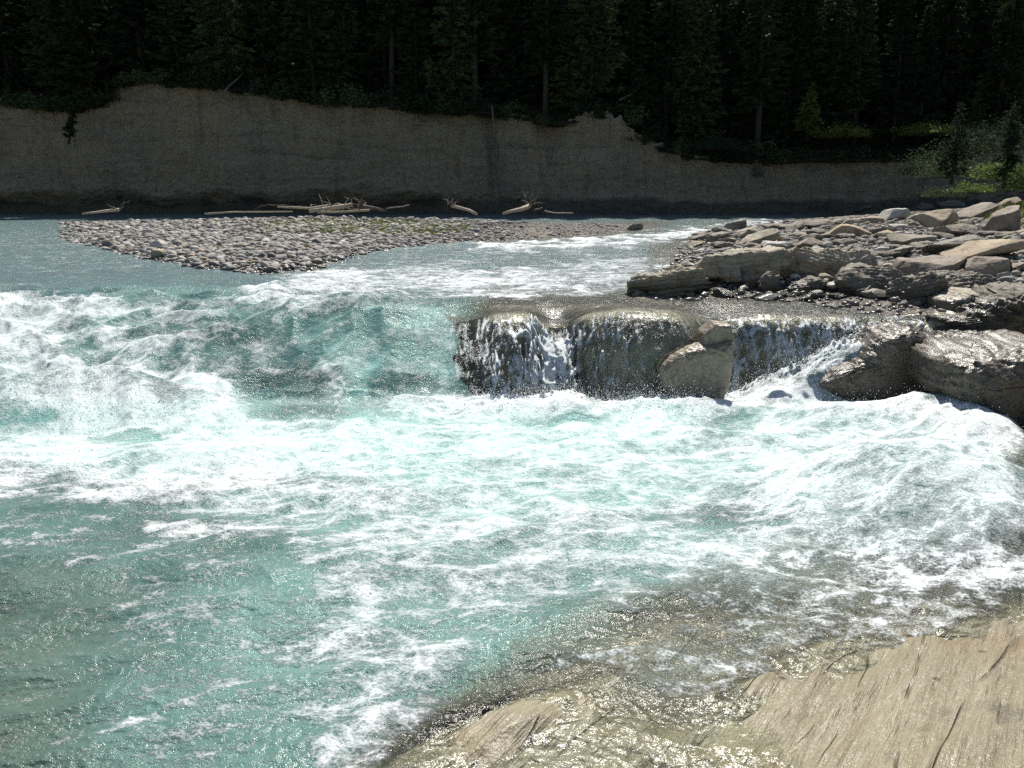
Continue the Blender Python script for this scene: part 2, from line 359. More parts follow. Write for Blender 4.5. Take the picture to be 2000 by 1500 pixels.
def cobble_mat(stuff):
    m = NT('cobble_stone_mix' if stuff else 'cobble_stone'); v = m.map()
    if stuff: f = m.attr('tone')
    else:
        oi = m.n.new("ShaderNodeObjectInfo"); f = oi.outputs['Random']
    base = m.ramp(f, [(0, (.10, .10, .10)), (.2, (.28, .265, .24)), (.4, (.42, .395, .35)), (.55, (.17, .165, .16)), (.75, (.47, .45, .405)), (.88, (.32, .24, .16)), (.93, (.24, .235, .22)), (1, (.68, .66, .61))])
    base = m.mix(m.rng(m.noise(v, 9, 4, .6), .4, .7, 0, .35), base, (.16, .15, .13))
    g = m.n.new("ShaderNodeNewGeometry"); sx = m.n.new("ShaderNodeSeparateXYZ"); m.l.new(g.outputs['Position'], sx.inputs[0])
    wet = m.rng(sx.outputs[2], 1.40, 1.5, 1, 0)
    base = m.mix(m.math('MULTIPLY', wet, .65), base, (.02, .018, .014))
    return m.done(m.pr(base, m.rng(wet, 0, 1, .8, .25), m.bump(m.noise(v, 40, 3, .6), .006), .35))
M['cobble'] = cobble_mat(False); M['cobbles'] = cobble_mat(True)

def cliff_mat():
    m = NT('clay_and_gravel_cliff'); v = m.map(); st = m.map(scale=(.25, .25, 1.4)); rl = m.map(scale=(1.6, 1.6, .12))
    n1 = m.noise(v, .18, 5, .6); n2 = m.noise(st, .9, 5, .6); n3 = m.noise(rl, .9, 4, .6, .4); n4 = m.noise(v, 6, 4, .65)
    base = m.mix(m.rng(n1, .4, .62), (.42, .335, .22), (.33, .28, .20))
    base = m.mix(m.rng(n2, .44, .60, 0, .6), base, (.42, .36, .26))
    base = m.mix(m.rng(m.noise(m.map(scale=(.12, .12, 1.0)), 1.6, 5, .7, .5), .54, .66, 0, .55), base, (.14, .125, .095))
    base = m.mix(m.rng(n3, .54, .72, 0, .5), base, (.15, .125, .09))
    base = m.mix(m.rng(n4, .45, .65, 0, .5), base, (.15, .13, .10))
    d = m.voro(v, 2.6, 'F1', 'Distance'); cc = m.voro(v, 2.6, 'F1', 'Color'); hs = m.n.new("ShaderNodeSeparateColor"); m.l.new(cc, hs.inputs[0])
    peb = m.math('MULTIPLY', m.rng(d, .14, .20, 1, 0), m.math('GREATER_THAN', hs.outputs[0], .55))
    base = m.mix(m.math('MULTIPLY', peb, m.rng(n1, .42, .55)), base, (.62, .60, .56))
    g = m.n.new("ShaderNodeNewGeometry"); sx = m.n.new("ShaderNodeSeparateXYZ"); m.l.new(g.outputs['Position'], sx.inputs[0])
    wet = m.rng(m.math('ADD', sx.outputs[2], m.math('MULTIPLY', n1, -2.2)), 1.35, 1.65, 1, 0)
    base = m.mix(m.math('MULTIPLY', wet, .65), base, (.05, .052, .050))
    h = m.math('ADD', m.math('MULTIPLY', n4, .5), m.math('ADD', m.math('MULTIPLY', peb, .3), m.math('MULTIPLY', n3, .8)))
    return m.done(m.pr(base, .9, m.bump(h, .6), .15))
M['cliff'] = cliff_mat()

def simple(name, a, b, scale, rough=.85, bump=.01, spec=.25, sc=(1, 1, 1), transl=0, rand=False):
    m = NT(name); v = m.map(scale=sc); n = m.noise(v, scale, 5, .6)
    base = m.mix(m.rng(n, .35, .65), a, b)
    if rand:
        oi = m.n.new("ShaderNodeObjectInfo"); base = m.mix(m.rng(oi.outputs['Random'], 0, .5, .6, 0), base, tuple(q * .4 for q in a)); base = m.mix(m.rng(oi.outputs['Random'], .6, 1, 0, .7), base, tuple(q * 2.2 for q in b))
    p = m.pr(base, rough, m.bump(n, bump), spec)
    if transl:
        t = m.n.new("ShaderNodeBsdfTranslucent"); m.put(t.inputs[0], base); x = m.n.new("ShaderNodeMixShader"); x.inputs[0].default_value = transl
        m.l.new(p, x.inputs[1]); m.l.new(t.outputs[0], x.inputs[2]); p = x.outputs[0]
    return m.done(p)
M['bark'] = simple('conifer_bark', (.022, .02, .017), (.05, .043, .036), 3, sc=(3, 3, .5), bump=.04)
M['palebark'] = simple('pale_bark', (.035, .031, .028), (.07, .062, .055), 3, sc=(3, 3, .5), bump=.03)
M['needle'] = simple('spruce_needles', (.026, .050, .026), (.054, .074, .030), .8, rough=.85, transl=.25, rand=True)
M['leaf'] = simple('bright_leaves', (.06, .11, .025), (.12, .17, .04), 2, rough=.5, transl=.5)
M['grass'] = simple('grass_blades', (.09, .13, .025), (.19, .21, .05), 2, rough=.6, transl=.45)
M['moss'] = simple('forest_floor', (.02, .022, .010), (.045, .038, .02), .6, bump=.1)
M['wood'] = simple('sun_bleached_wood', (.34, .29, .22), (.52, .45, .36), 3, sc=(1, 8, 8), bump=.02)
M['wood_dark'] = simple('weathered_root_wood', (.07, .06, .05), (.20, .17, .14), 5, bump=.05)
M['ground'] = simple('ground_soil', (.10, .10, .06), (.2, .18, .12), .3, bump=.05)

def water_mat():
    m = NT('river_water'); v = m.map()
    foam, aer, turb, hue, rip = (m.attr(k) for k in ('foam', 'aer', 'turb', 'hue', 'rip'))
    va = m.map(scale=(.8, 1.25, .8))
    f1 = m.noise(va, 9, 6, .68, .5); f2 = m.noise(v, 45, 4, .65)
    fo = m.math('ADD', foam, m.math('ADD', m.math('MULTIPLY', m.math('SUBTRACT', f1, .5), 1.1), m.math('MULTIPLY', m.math('SUBTRACT', f2, .5), 1.3)))
    vd = m.n.new("ShaderNodeVectorMath"); vd.operation = 'MULTIPLY_ADD'; m.l.new(m.noise(v, 3.5, 4, .6, 0, True), vd.inputs[0]); vd.inputs[1].default_value = (.35, .35, .35); m.l.new(va, vd.inputs[2])
    l1 = m.voro(vd.outputs[0], 6.5); l2 = m.voro(vd.outputs[0], 19)
    fo = m.math('ADD', fo, m.math('ADD', m.math('MULTIPLY', m.math('SUBTRACT', l1, .42), .55), m.math('MULTIPLY', m.math('SUBTRACT', l2, .42), .35)))
    ff = m.rng(fo, .28, .98, 0, 1)
    deep = m.mix(hue, (.078, .148, .130), (.14, .20, .215))
    body = m.mix(m.math('MULTIPLY', aer, m.rng(f1, .3, .7, .7, 1)), deep, (.42, .74, .68))
    body = m.mix(m.rng(m.noise(v, 1.3, 4, .6, .6), .40, .66, 0, .30), body, (.16, .30, .27))
    body = m.mix(m.math('MULTIPLY', m.rng(turb, .25, .97, 1, 0), .85), body, (.20, .195, .125))
    # ripples: many small facets that catch the sun
    r1 = m.noise(m.map(scale=(1, 1.5, 1)), 7, 3, .6, .3); r2 = m.noise(m.map(scale=(1, 1.3, 1)), 26, 3, .65, .2); r3 = m.noise(v, 75, 2, .6)
    h = m.math('ADD', m.math('MULTIPLY', r1, .9), m.math('ADD', m.math('MULTIPLY', r2, .38), m.math('MULTIPLY', r3, .12)))
    hf = m.math('ADD', m.math('MULTIPLY', f1, .7), m.math('MULTIPLY', f2, .3))
    h = m.math('ADD', h, m.math('MULTIPLY', m.math('MULTIPLY', hf, ff), 1.6))
    bmp = m.bump(h, .032, 1.0); m.l.new(rip, bmp.node.inputs['Strength'])
    wat = m.pr(body, .16, bmp, .5, 1.33)
    up = m.n.new("ShaderNodeVectorMath"); up.operation = 'MULTIPLY_ADD'; m.l.new(bmp, up.inputs[0]); up.inputs[1].default_value = (.55, .55, .55); up.inputs[2].default_value = (.0, .0, .5)
    nz = m.n.new("ShaderNodeVectorMath"); nz.operation = 'NORMALIZE'; m.l.new(up.outputs[0], nz.inputs[0])
    fd = m.n.new("ShaderNodeBsdfDiffuse"); m.put(fd.inputs[0], m.mix(m.math('MULTIPLY', aer, .60), (.65, .69, .70), (.49, .71, .67))); m.l.new(nz.outputs[0], fd.inputs['Normal'])
    fg = m.n.new("ShaderNodeBsdfGlossy"); fg.inputs['Roughness'].default_value = .2; m.l.new(bmp, fg.inputs['Normal'])
    fm = m.n.new("ShaderNodeMixShader"); fm.inputs[0].default_value = .04; m.l.new(fd.outputs[0], fm.inputs[1]); m.l.new(fg.outputs[0], fm.inputs[2])
    so_ = m.n.new("ShaderNodeMixShader"); m.l.new(ff, so_.inputs[0]); m.l.new(wat, so_.inputs[1]); m.l.new(fm.outputs[0], so_.inputs[2]); solid = so_.outputs[0]
    tr = m.n.new("ShaderNodeBsdfTransparent"); m.put(tr.inputs[0], (.93, .96, .93))
    gl = m.n.new("ShaderNodeBsdfGlossy"); gl.inputs['Roughness'].default_value = .17; m.l.new(bmp, gl.inputs['Normal'])
    fr = m.n.new("ShaderNodeFresnel"); fr.inputs['IOR'].default_value = 1.33; m.l.new(bmp, fr.inputs['Normal'])
    thin = m.n.new("ShaderNodeMixShader"); m.l.new(fr.outputs[0], thin.inputs[0]); m.l.new(tr.outputs[0], thin.inputs[1]); m.l.new(gl.outputs[0], thin.inputs[2])
    op = m.math('MAXIMUM', turb, m.math('MULTIPLY', ff, 1.0))
    mx = m.n.new("ShaderNodeMixShader"); m.l.new(op, mx.inputs[0]); m.l.new(thin.outputs[0], mx.inputs[1]); m.l.new(solid, mx.inputs[2])
    return m.done(mx.outputs[0])
M['water'] = water_mat()
def spray_mat():
    m = NT('white_water_droplets'); d = m.pr((.93, .95, .96), .25, None, .6)
    t = m.n.new("ShaderNodeBsdfTranslucent"); m.put(t.inputs[0], (.95, .97, .98)); x = m.n.new("ShaderNodeMixShader"); x.inputs[0].default_value = .5
    m.l.new(d, x.inputs[1]); m.l.new(t.outputs[0], x.inputs[2]); return m.done(x.outputs[0])
M['spray'] = spray_mat()

# ------------------------------------------------------------------ terrain and water grid
QUAL = 1.0
def rows():
    ys = [1.2]
    while ys[-1] < 66:
        y = ys[-1]; dy = min(max(y * y / 3600, .009), .0048 * y)
        if 11.3 < y < 13.3: dy = .013
        elif 10.2 < y < 16: dy = min(dy, .035)
        if y < 3: dy = .05
        ys.append(y + dy / QUAL)
    return np.array(ys, np.float32)
YS = rows(); NU = int(1350 * QUAL); US = np.linspace(-.76, .76, NU).astype(np.float32)
YY, UU = np.meshgrid(YS, US, indexing='ij'); XX = UU * (YY + 3.0)
NY, NX = YY.shape
print("grid", NY, NX, NY * NX)
W0 = water0(XX, YY); B0 = bed(XX, YY)
IDX = np.arange(NY * NX, dtype=np.int32).reshape(NY, NX)
QF = np.stack([IDX[:-1, :-1], IDX[:-1, 1:], IDX[1:, 1:], IDX[1:, :-1]], -1).reshape(-1, 4)
def submesh(mask_face, Z, X=None, Y=None, attrs=None):
    F = QF[mask_face.ravel()]; used = np.zeros(NY * NX, bool); used[F.ravel()] = True
    remap = np.cumsum(used) - 1
    V = np.stack([(XX if X is None else X).ravel()[used], (YY if Y is None else Y).ravel()[used], Z.ravel()[used]], 1)
    return V, remap[F].astype(np.int32), {k: a.ravel()[used] for k, a in (attrs or {}).items()}
# fine relief of the ground
BZ = B0 + .0
yb, yc = chute(XX)
face = sstep(-1.3, -.8, XX) * sstep(-.25, .0, (YY - yb)) * sstep(.25, -.05, (YY - yc))
crag = ridge2(XX * 1.3, BZ * .55 + 3, 4) - .5
YB = YY - face * (.16 * crag + .05 * fbm2(XX * 7, BZ * 1.3, 3))
df = -polydist(XX, YY, BARF); du = polydist(XX, YY, SHOREU); db = polydist(XX, YY, BARB)
fc = lambda a: (a[:-1, :-1])
is_bar = fc((df > -.6) & (YY > 15) & (XX < 8) & (db > -1.5) & (B0 > 1.1))
is_bank = fc((du > -.5) & (YY > 13.2) & (XX > 2)) & ~is_bar
is_ledge = fc((XX > -1.5) & (YY > 11.5) & (YY < 13.6)) & ~is_bar & ~is_bank
is_near = fc(YY < 11.5)
rest = ~(is_bar | is_bank | is_ledge | is_near)
for nm, mk, mat, lab, cat, kind in (('gravel_bar', is_bar, 'gravel', None, None, 'structure'), ('riverbank', is_bank, 'gravel', None, None, 'structure'),
                         ('rock_ledge', is_ledge, 'ledge', 'wet brown rock ledge that the thin falls pour over', 'rock ledge', None),
                         ('near_rock_shelf', is_near, 'near', None, None, 'structure'), ('riverbed', rest, 'gravel', None, None, 'structure')):
    V, F, _ = submesh(mk, BZ, None, YB)
    tag(obj(nm, mesh_np(nm, V, F, M[mat])), lab, cat, None, kind)

# foam and aeration, authored region by region
def blobs(px, py, L):
    d = np.zeros_like(px)
    for cx, cy, rx, ry, rot, val in L:
        c, s = math.cos(R(rot)), math.sin(R(rot)); dx = px - cx; dy = py - cy
        a = (dx * c - dy * s) / rx; b = (dx * s + dy * c) / ry; r = np.sqrt(a * a + b * b)
        k = sstep(1.25, .65, r)
        d = d + k * (val - d) if val >= 0 else d * (1 + k * val)
    return d
def strands(px, py, L):
    d = np.zeros_like(px)
    for w, val, pts in L:
        k = np.exp(-(polydist(px, py, pts) / w) ** 2) * val; d = np.maximum(d, k)
    return d
PX, PY = to_px(XX, YY, W0)
PXw = PX + 45 * fbm2(XX * .9, YY * .9, 3) ; PYw = PY + 22 * fbm2(XX * .9 + 9, YY * .9, 3)
FO = blobs(PXw, PYw, [
    (-600, 660, 700, 90, 0, .6), (-500, 860, 620, 80, 0, .72), (-500, 1050, 500, 90, 0, .25), (2300, 1000, 300, 150, 0, .7),
    (150, 490, 400, 50, 0, .13), (1050, 500, 380, 50, 0, .20), (760, 560, 200, 40, 5, .55), (1030, 555, 200, 28, 0, .74), (1200, 530, 130, 30, 0, .50),
    (250, 660, 400, 75, 0, .66), (20, 650, 120, 80, 0, .85), (560, 585, 150, 30, 10, .66), (120, 600, 140, 26, 0, .82), (640, 545, 90, 25, 0, .7),
    (400, 670, 170, 45, 15, .34), (550, 650, 120, 40, -20, .34), (700, 700, 260, 100, 0, .30), (540, 740, 130, 70, 0, .22), (800, 620, 120, 40, 0, .22), (230, 690, 170, 25, 8, .72),
    (340, 650, 85, 24, 5, .20), (480, 640, 75, 26, -10, .20), (240, 625, 80, 18, 8, .25), (170, 690, 60, 22, 0, .3), (530, 765, 110, 42, 0, .06), (640, 660, 80, 30, 20, .16), (790, 770, 90, 30, 0, .12), (660, 800, 60, 20, 0, .1),
    (230, 800, 250, 80, -6, 1.08), (400, 775, 60, 50, 30, 1.0), (30, 800, 90, 30, 0, .45), (330, 890, 470, 80, 3, .93), (120, 930, 240, 60, 0, .80), (700, 880, 260, 60, 0, .90), (250, 860, 70, 22, 0, .45),
    (1150, 800, 420, 28, 0, .98), (1300, 860, 620, 75, 0, .86), (1620, 790, 260, 40, 0, 1.0), (1450, 820, 90, 22, 25, .5), (1580, 815, 90, 30, 0, .72), (1880, 850, 150, 90, 30, .95), (1100, 822, 90, 12, 0, .35),
    (700, 960, 380, 45, 5, .72), (1000, 1000, 420, 80, 8, .66), (1300, 940, 260, 60, 0, .66), (1720, 960, 280, 150, 0, .84), (1850, 1000, 170, 130, 0, .80), (1610, 1050, 80, 40, 25, .60), (1640, 950, 80, 30, 20, .68),
    (1500, 1070, 300, 45, 10, .72), (1850, 1120, 200, 50, 0, .70), (1050, 1110, 380, 60, 12, .50), (750, 1200, 320, 110, 10, .46), (1450, 1180, 320, 80, 0, .40), (1800, 1200, 180, 45, 15, .42),
    (350, 1180, 260, 100, 0, .20), (450, 1400, 260, 110, 10, .20), (760, 1330, 160, 110, 20, .42), (690, 1460, 90, 70, 20, .58), (80, 1250, 170, 300, 0, .02), (200, 1040, 230, 40, 0, .14), (30, 1060, 60, 40, 0, .3),
    (1150, 1350, 280, 110, 25, .02), (1400, 1260, 280, 80, 20, .36), (1650, 1430, 350, 120, 25, .0), (1000, 1460, 220, 80, 20, .0)])
FO = np.maximum(FO, strands(PXw, PYw, [
    (22, .66, [(1230, 1040), (1100, 1075), (980, 1100), (850, 1135), (700, 1150), (630, 1165)]), (20, .66, [(300, 1025), (400, 1045), (520, 1030), (640, 1000), (800, 965), (930, 930)]),
    (15, .5, [(140, 1100), (230, 1085), (310, 1068), (350, 1060)]), (26, .46, [(650, 1000), (560, 1050), (600, 1090), (660, 1120), (640, 1170)]),
    (12, .60, [(1320, 1120), (1480, 1100), (1600, 1130), (1720, 1150)]), (9, .9, [(930, 484), (1080, 480), (1250, 468), (1400, 452), (1520, 438)]), (12, .62, [(700, 1180), (780, 1250), (820, 1330), (780, 1400)]),
    (7, .55, [(1100, 1310), (1250, 1270), (1400, 1290), (1500, 1330)]), (10, .5, [(100, 1450), (300, 1400), (480, 1330), (620, 1290)]), (8, .6, [(640, 700), (660, 760), (650, 810)]), (14, .5, [(800, 640), (860, 720), (870, 790)])]))
AE = blobs(PXw, PYw, [
    (-500, 760, 700, 170, 0, .5),
    (300, 650, 420, 90, 0, .28), (760, 700, 200, 110, 0, .42), (690, 720, 60, 70, 0, .72), (830, 700, 60, 90, 0, .62), (540, 750, 130, 60, 0, .0), (400, 655, 140, 35, 0, .04), (790, 760, 80, 40, 0, .1),
    (250, 840, 330, 90, 0, .75), (800, 870, 350, 70, 0, .95), (1200, 850, 450, 60, 0, .98), (1550, 850, 250, 60, 0, .6), (1050, 960, 600, 70, 5, .62), (600, 990, 260, 40, 0, .3),
    (1750, 960, 280, 140, 0, .45), (1100, 1080, 500, 70, 0, .34), (700, 1230, 350, 150, 0, .22), (1300, 1240, 350, 110, 20, .26), (450, 1420, 300, 90, 0, .10)])
# thin films over the ledge: strands of water running down the face
xe = XX + .5 * fbm2(W0 * 1.5, YY * .7, 3) + .55 * (W0 - .7)
inface = sstep(-1.6, -.2, xe) * sstep(.0, .12, YY - yb) * sstep(.05, -.12, YY - yc)
near_edge = sstep(-1.5, .15, xe) * (YY > yb) * (YY < 13.7)
gap1 = np.exp(-((XX - .66 - .18 * (W0 - .6)) / .34) ** 2); gap2 = sstep(3.25, 3.6, XX)
drape = fbm2(XX * 7.5 + .35 * W0, W0 * 1.1 + 5, 4)
drape2 = ridge2(XX * 9 + .5 * W0, W0 * 1.4, 3)
lines = sstep(.66, .95, 1 - 2.6 * np.abs(noise2(XX * 5.5 + .5 * noise2(XX * 2, W0 * 3.5), W0 * 1.0)) + .25 * noise2(XX * 20, W0 * 6)) 
lines = np.maximum(lines, sstep(.7, .95, 1 - 2.8 * np.abs(noise2(XX * 10 + .7 * noise2(XX * 3 + 8, W0 * 4), W0 * 1.4 + 9)) + .2 * noise2(XX * 25, W0 * 6)))
cov = .18 + .72 * gap1 + .25 * np.exp(-((XX - 3.45) / .2) ** 2) + .20 * gap2 * sstep(7, 5.5, XX) + .10 * sstep(1.3, .2, XX) - .16 * sstep(1.9, 2.15, XX) * sstep(3.3, 3.0, XX)
cov = cov * sstep(-.05, .35, yc - YY)
faceF = np.clip(cov + .75 * drape + .25 * (drape2 - .5) + lines * (.55 - .45 * sstep(1.9, 2.15, XX) * sstep(3.3, 3.0, XX)), 0, 1)
rampm = ((W0 > .13) & (XX > 3.5) & (XX < 6.3) & (YY > 11.2) & (YY < 12.65)).astype(np.float32)
rampm = rampm * sstep(.02, .2, W0 - .0) 
FO = FO * (1 - inface) + faceF * inface
FO = np.maximum(FO, rampm * (.78 + .35 * fbm2(XX * 3, YY * 5, 4)))
lipm = sstep(-1, -.5, XX) * np.exp(-((YY - yc + .05) / .28) ** 2) * (YY < 14)
FO = np.where(lipm > .02, FO + lipm * .22 * (1 - inface), FO)

# waves
FOs = FO
amp = .030 + .055 * sstep(.2, .95, FOs) + .02 * sstep(11, 6, YY)
amp = np.where(YY > 13.2, .022 + .07 * sstep(.3, .9, FO), amp) + .15 * sstep(-1.0, -2.8, XX) * sstep(11.2, 12.2, YY) * sstep(17.5, 15, YY)
quiet = sstep(2.5, 4.5, XX) * np.exp(-((YY - 13.8) / 1.2) ** 2)
amp = amp * (1 - .85 * quiet) * (1 - .85 * near_edge * (1 - sstep(.5, .9, FO)))
wx = XX + .25 * fbm2(XX * .8, YY * .8, 3); wy = YY + .25 * fbm2(XX * .8 + 40, YY * .8, 3)
ca, sa = math.cos(.22), math.sin(.22); ax = wx * ca + wy * sa; ay = -wx * sa + wy * ca
cell = np.maximum(.0048 * YY, .012)
def oct_(fx, fy, sx, a, ridged=False):
    wl = 1 / max(fx, fy); f = sstep(1.6, 3.5, wl / cell)
    n = (1 - 2.2 * np.abs(noise2(ax * fx + sx, ay * fy - sx))) if ridged else noise2(ax * fx + sx, ay * fy - sx)
    return a * n * f
WV = oct_(.45, .8, 3, .9) + oct_(.9, 1.6, 11, .6, True) + oct_(1.9, 3.0, 21, .38) + oct_(4, 6, 33, .16)
fine = oct_(8.3, 11, 44, .13, True) + oct_(17, 22, 55, .07) + oct_(35, 42, 66, .035)
froth = sstep(.45, .9, FO)
foamrel = oct_(3.1, 4.0, 71, .40, True) + oct_(7, 9, 81, .30, True) + oct_(15, 19, 91, .18, True) + oct_(33, 37, 95, .10)
WZ = W0 + amp * WV + np.minimum(amp, .045) * fine * 1.1 + .042 * froth * foamrel * (1 - .5 * inface)
# torn splash crests
crest = np.exp(-((YY - (yb - .25 + .12 * fbm2(XX * 1.5, YY * 0, 2))) / .22) ** 2) * (XX > -4.6) + .8 * np.exp(-((XX + 6.1) / 1.6) ** 2 - ((YY - 11.15) / .35) ** 2)
spk = np.maximum(0, noise2(ax * 6, ay * 8) * .6 + noise2(ax * 14, ay * 16) * .5 + noise2(ax * 30, ay * 31) * .35 - .12)
WZ = WZ + crest * spk * .16 * sstep(.4, .7, FO)
lim = np.where(YY < 11.75, .75, .85) * np.ones_like(YY); lim = np.where((XX > -1.6) & (YY > 11.75) & (YY < 14), 1e3, lim)
Zt = WZ.copy(); dys = np.diff(YS)
for i in range(NY - 1): Zt[i + 1] = np.minimum(Zt[i + 1], Zt[i] + lim[i] * dys[i])
fz = froth * (YY < 11.75); dxs = .9 * (US[1] - US[0]) * (YS + 3.0)
Zl = Zt.copy()
for j in range(NX - 1): Zl[:, j + 1] = np.minimum(Zl[:, j + 1], Zl[:, j] + dxs)
for j in range(NX - 2, -1, -1): Zl[:, j] = np.minimum(Zl[:, j], Zl[:, j + 1] + dxs)
WZ = Zt + (Zl - Zt) * (YY < 11.75)
WX = XX + froth * .012 * noise2(ax * 9, ay * 9 + 30); WYy = YY + froth * .012 * noise2(ax * 9 + 60, ay * 9)
WYy = WYy - inface * (.16 * crag * .8 + .03 * drape)
# films hug the rock
depth = WZ - BZ
TU = 1 - np.exp(-(np.maximum(depth, 0) / .27) ** 1.25)
TU = np.where(near_edge > .3, np.minimum(TU, .03 + .50 * sstep(-.35, .3, YY - yc)), TU)
TU = np.where(XX < -1.0, np.maximum(TU, sstep(-.8, -1.6, XX) * (YY > 11)), TU)
TU = np.maximum(TU, .0)
HU = sstep(13.5, 18, YY) * .9
RIP = np.clip(.55 + .6 * TU, 0, 1) * (.75 + .5 * sstep(-.3, .5, fbm2(ax * .9, ay * 1.2, 3))) * (1 - .55 * near_edge * (YY > yc + .2))
nsy = (.62 * (ridge2(ax * 1.0, ay * 1.9, 6, g=.62) - .52) + .30 * fbm2(ax * 3.5, ay * 5.5, 4) + .22 * fbm2(ax * .7, ay * 1.2, 2))
FO = FO + nsy * sstep(-.02, .3, FO) * (1 - inface) * (1 - .35 * sstep(.85, 1, FO))
FO = FO + .12 * sstep(.3, 1.2, (WZ - W0) / (amp + .01)) * (FO > .1)
skip = fc((W0 < B0 - .35) & (YY > 3))
V, F, A = submesh(~skip, WZ, WX, WYy, {'foam': FO, 'aer': AE, 'turb': TU, 'hue': HU, 'rip': RIP})
tag(obj('river_water', mesh_np('river_water', V, F, M['water'], True, A)), kind='structure')

# ------------------------------------------------------------------ droplets thrown up by the white water
def droplets(n=30000):
    r = np.random.default_rng(3); w = (crest * (XX > -4.6) * 1.4 + froth * .10 + (crest > .3) * froth * .8) * (YY > 5) * (YY < 20) * (W0 > B0)
    w = w * (YY[:, :] ** 0) ; area = np.gradient(YS)[:, None] * (YY + 3); p = (w * area).ravel().astype(np.float64); p /= p.sum()
    k = r.choice(p.size, n, p=p); h = r.exponential(.05, n) * (1 + 1.0 * crest.ravel()[k])
    c = np.stack([XX.ravel()[k], YY.ravel()[k], WZ.ravel()[k] + h], 1) + r.normal(0, .02, (n, 3)); s = r.uniform(.0016, .0048, n) * (1 + (r.random(n) > .93) * .7)
    O = np.array([[1, 0, 0], [-1, 0, 0], [0, 1, 0], [0, -1, 0], [0, 0, 1], [0, 0, -1]], np.float32); OF = np.array([[0, 2, 4], [2, 1, 4], [1, 3, 4], [3, 0, 4], [2, 0, 5], [1, 2, 5], [3, 1, 5], [0, 3, 5]])
    st = np.stack([r.uniform(.7, 1.3, n), r.uniform(.7, 1.3, n), r.uniform(.7, 2.2, n)], 1)
    V = (c[:, None, :] + O[None] * (s[:, None, None] * st[:, None, :])).reshape(-1, 3); F = (OF[None] + 6 * np.arange(n)[:, None, None]).reshape(-1, 3)
    return V, F
V, F = droplets()
tag(obj('water_spray', mesh_np('water_spray', V, F, M['spray'])), 'white droplets and spray thrown up where the falls hit the pool', 'spray', None, 'stuff')

# ------------------------------------------------------------------ rocks
def ico(sub):
    import bmesh
    bm = bmesh.new(); bmesh.ops.create_icosphere(bm, subdivisions=sub, radius=1)
    V = np.array([v.co[:] for v in bm.verts], np.float32); F = np.array([[v.index for v in f.verts] for f in bm.faces], np.int32); bm.free()
    return V, F
ICO = {k: ico(k) for k in (1, 2, 3, 4, 5, 6)}
def rock_shape(seed, dims, boxy=.5, cuts=6, rough=.12, sub=5, strata=0.0, sdir=(0, .3, 1), flute=0):
    r = np.random.default_rng(seed); V, F = ICO[sub]; D = V.copy()
    p = 2 + 5 * boxy; n = (np.abs(D) ** p).sum(1) ** (1 / p); P = D / n[:, None]
    for k in range(cuts):
        nn = r.normal(size=3); nn[2] *= .7; nn /= np.linalg.norm(nn); dd = r.uniform(.55, .88)
        q = P @ nn; over = np.maximum(0, q - dd); P = P - over[:, None] * nn[None] * .92
    P = P * np.array(dims, np.float32)[None]
    sc = 1.0 / max(.05, float(np.mean(dims))); off = r.uniform(0, 90, 3)
    nz = fbm3(P * sc * 1.1 + off, 5, g=.52)
    hf = fbm3(P * sc * 4 + off, 4, g=.6)
    nd = D / np.linalg.norm(D, axis=1)[:, None]; m = float(np.mean(dims))
    P = P + nd * (nz * rough * 1.5 + hf * rough * .35)[:, None] * m
    if strata:
        s = np.array(sdir, float); s /= np.linalg.norm(s); t = (P @ s) * (7 / m) + 1.2 * fbm3(P * sc * .7 + off, 2)
        saw = (t - np.floor(t)); P = P + nd * ((saw - .5) * strata * m * (0.6 + .8 * noise3(np.stack([np.floor(t)] * 3, 1) * .71)))[:, None]
    if flute:
        P = P + nd * (ridge2(P[:, 0] * 4, P[:, 2] * .5 + 9, 3) - .5)[:, None] * flute * (1 - np.abs(nd[:, 2:3]))
    return P, F
def boulder(name, px, py, w, h, mat, seed, label, cat='boulder', boxy=.35, cuts=6, rough=.12, tilt=0, yaw=0, dep=.8, sub=4, strata=0, group=None, ref=None, flute=0, zl=None):
    """rock whose outline is about w x h photo pixels, standing where the sight line through its foot meets the ground"""
    x, y, z = hit(px, py + h * .42, zl) if ref is None else ref
    s = math.hypot(x, y, z - CAMZ) / FPX; dx, dz = w * s / 2, h * s / 2 * (1.0 if name == "boulder" and ref is None else 1.2); dy = max(dx * dep, dz * .8)
    P, F = rock_shape(seed, (dx, dy, dz), boxy, cuts, rough, sub, strata, flute=flute)
    o = obj(name, mesh_np(name, P, F, M[mat]), None, (x, y + dy * .6, z + dz * .55), (0, R(-tilt), R(yaw)))
    return tag(o, label, cat, group)

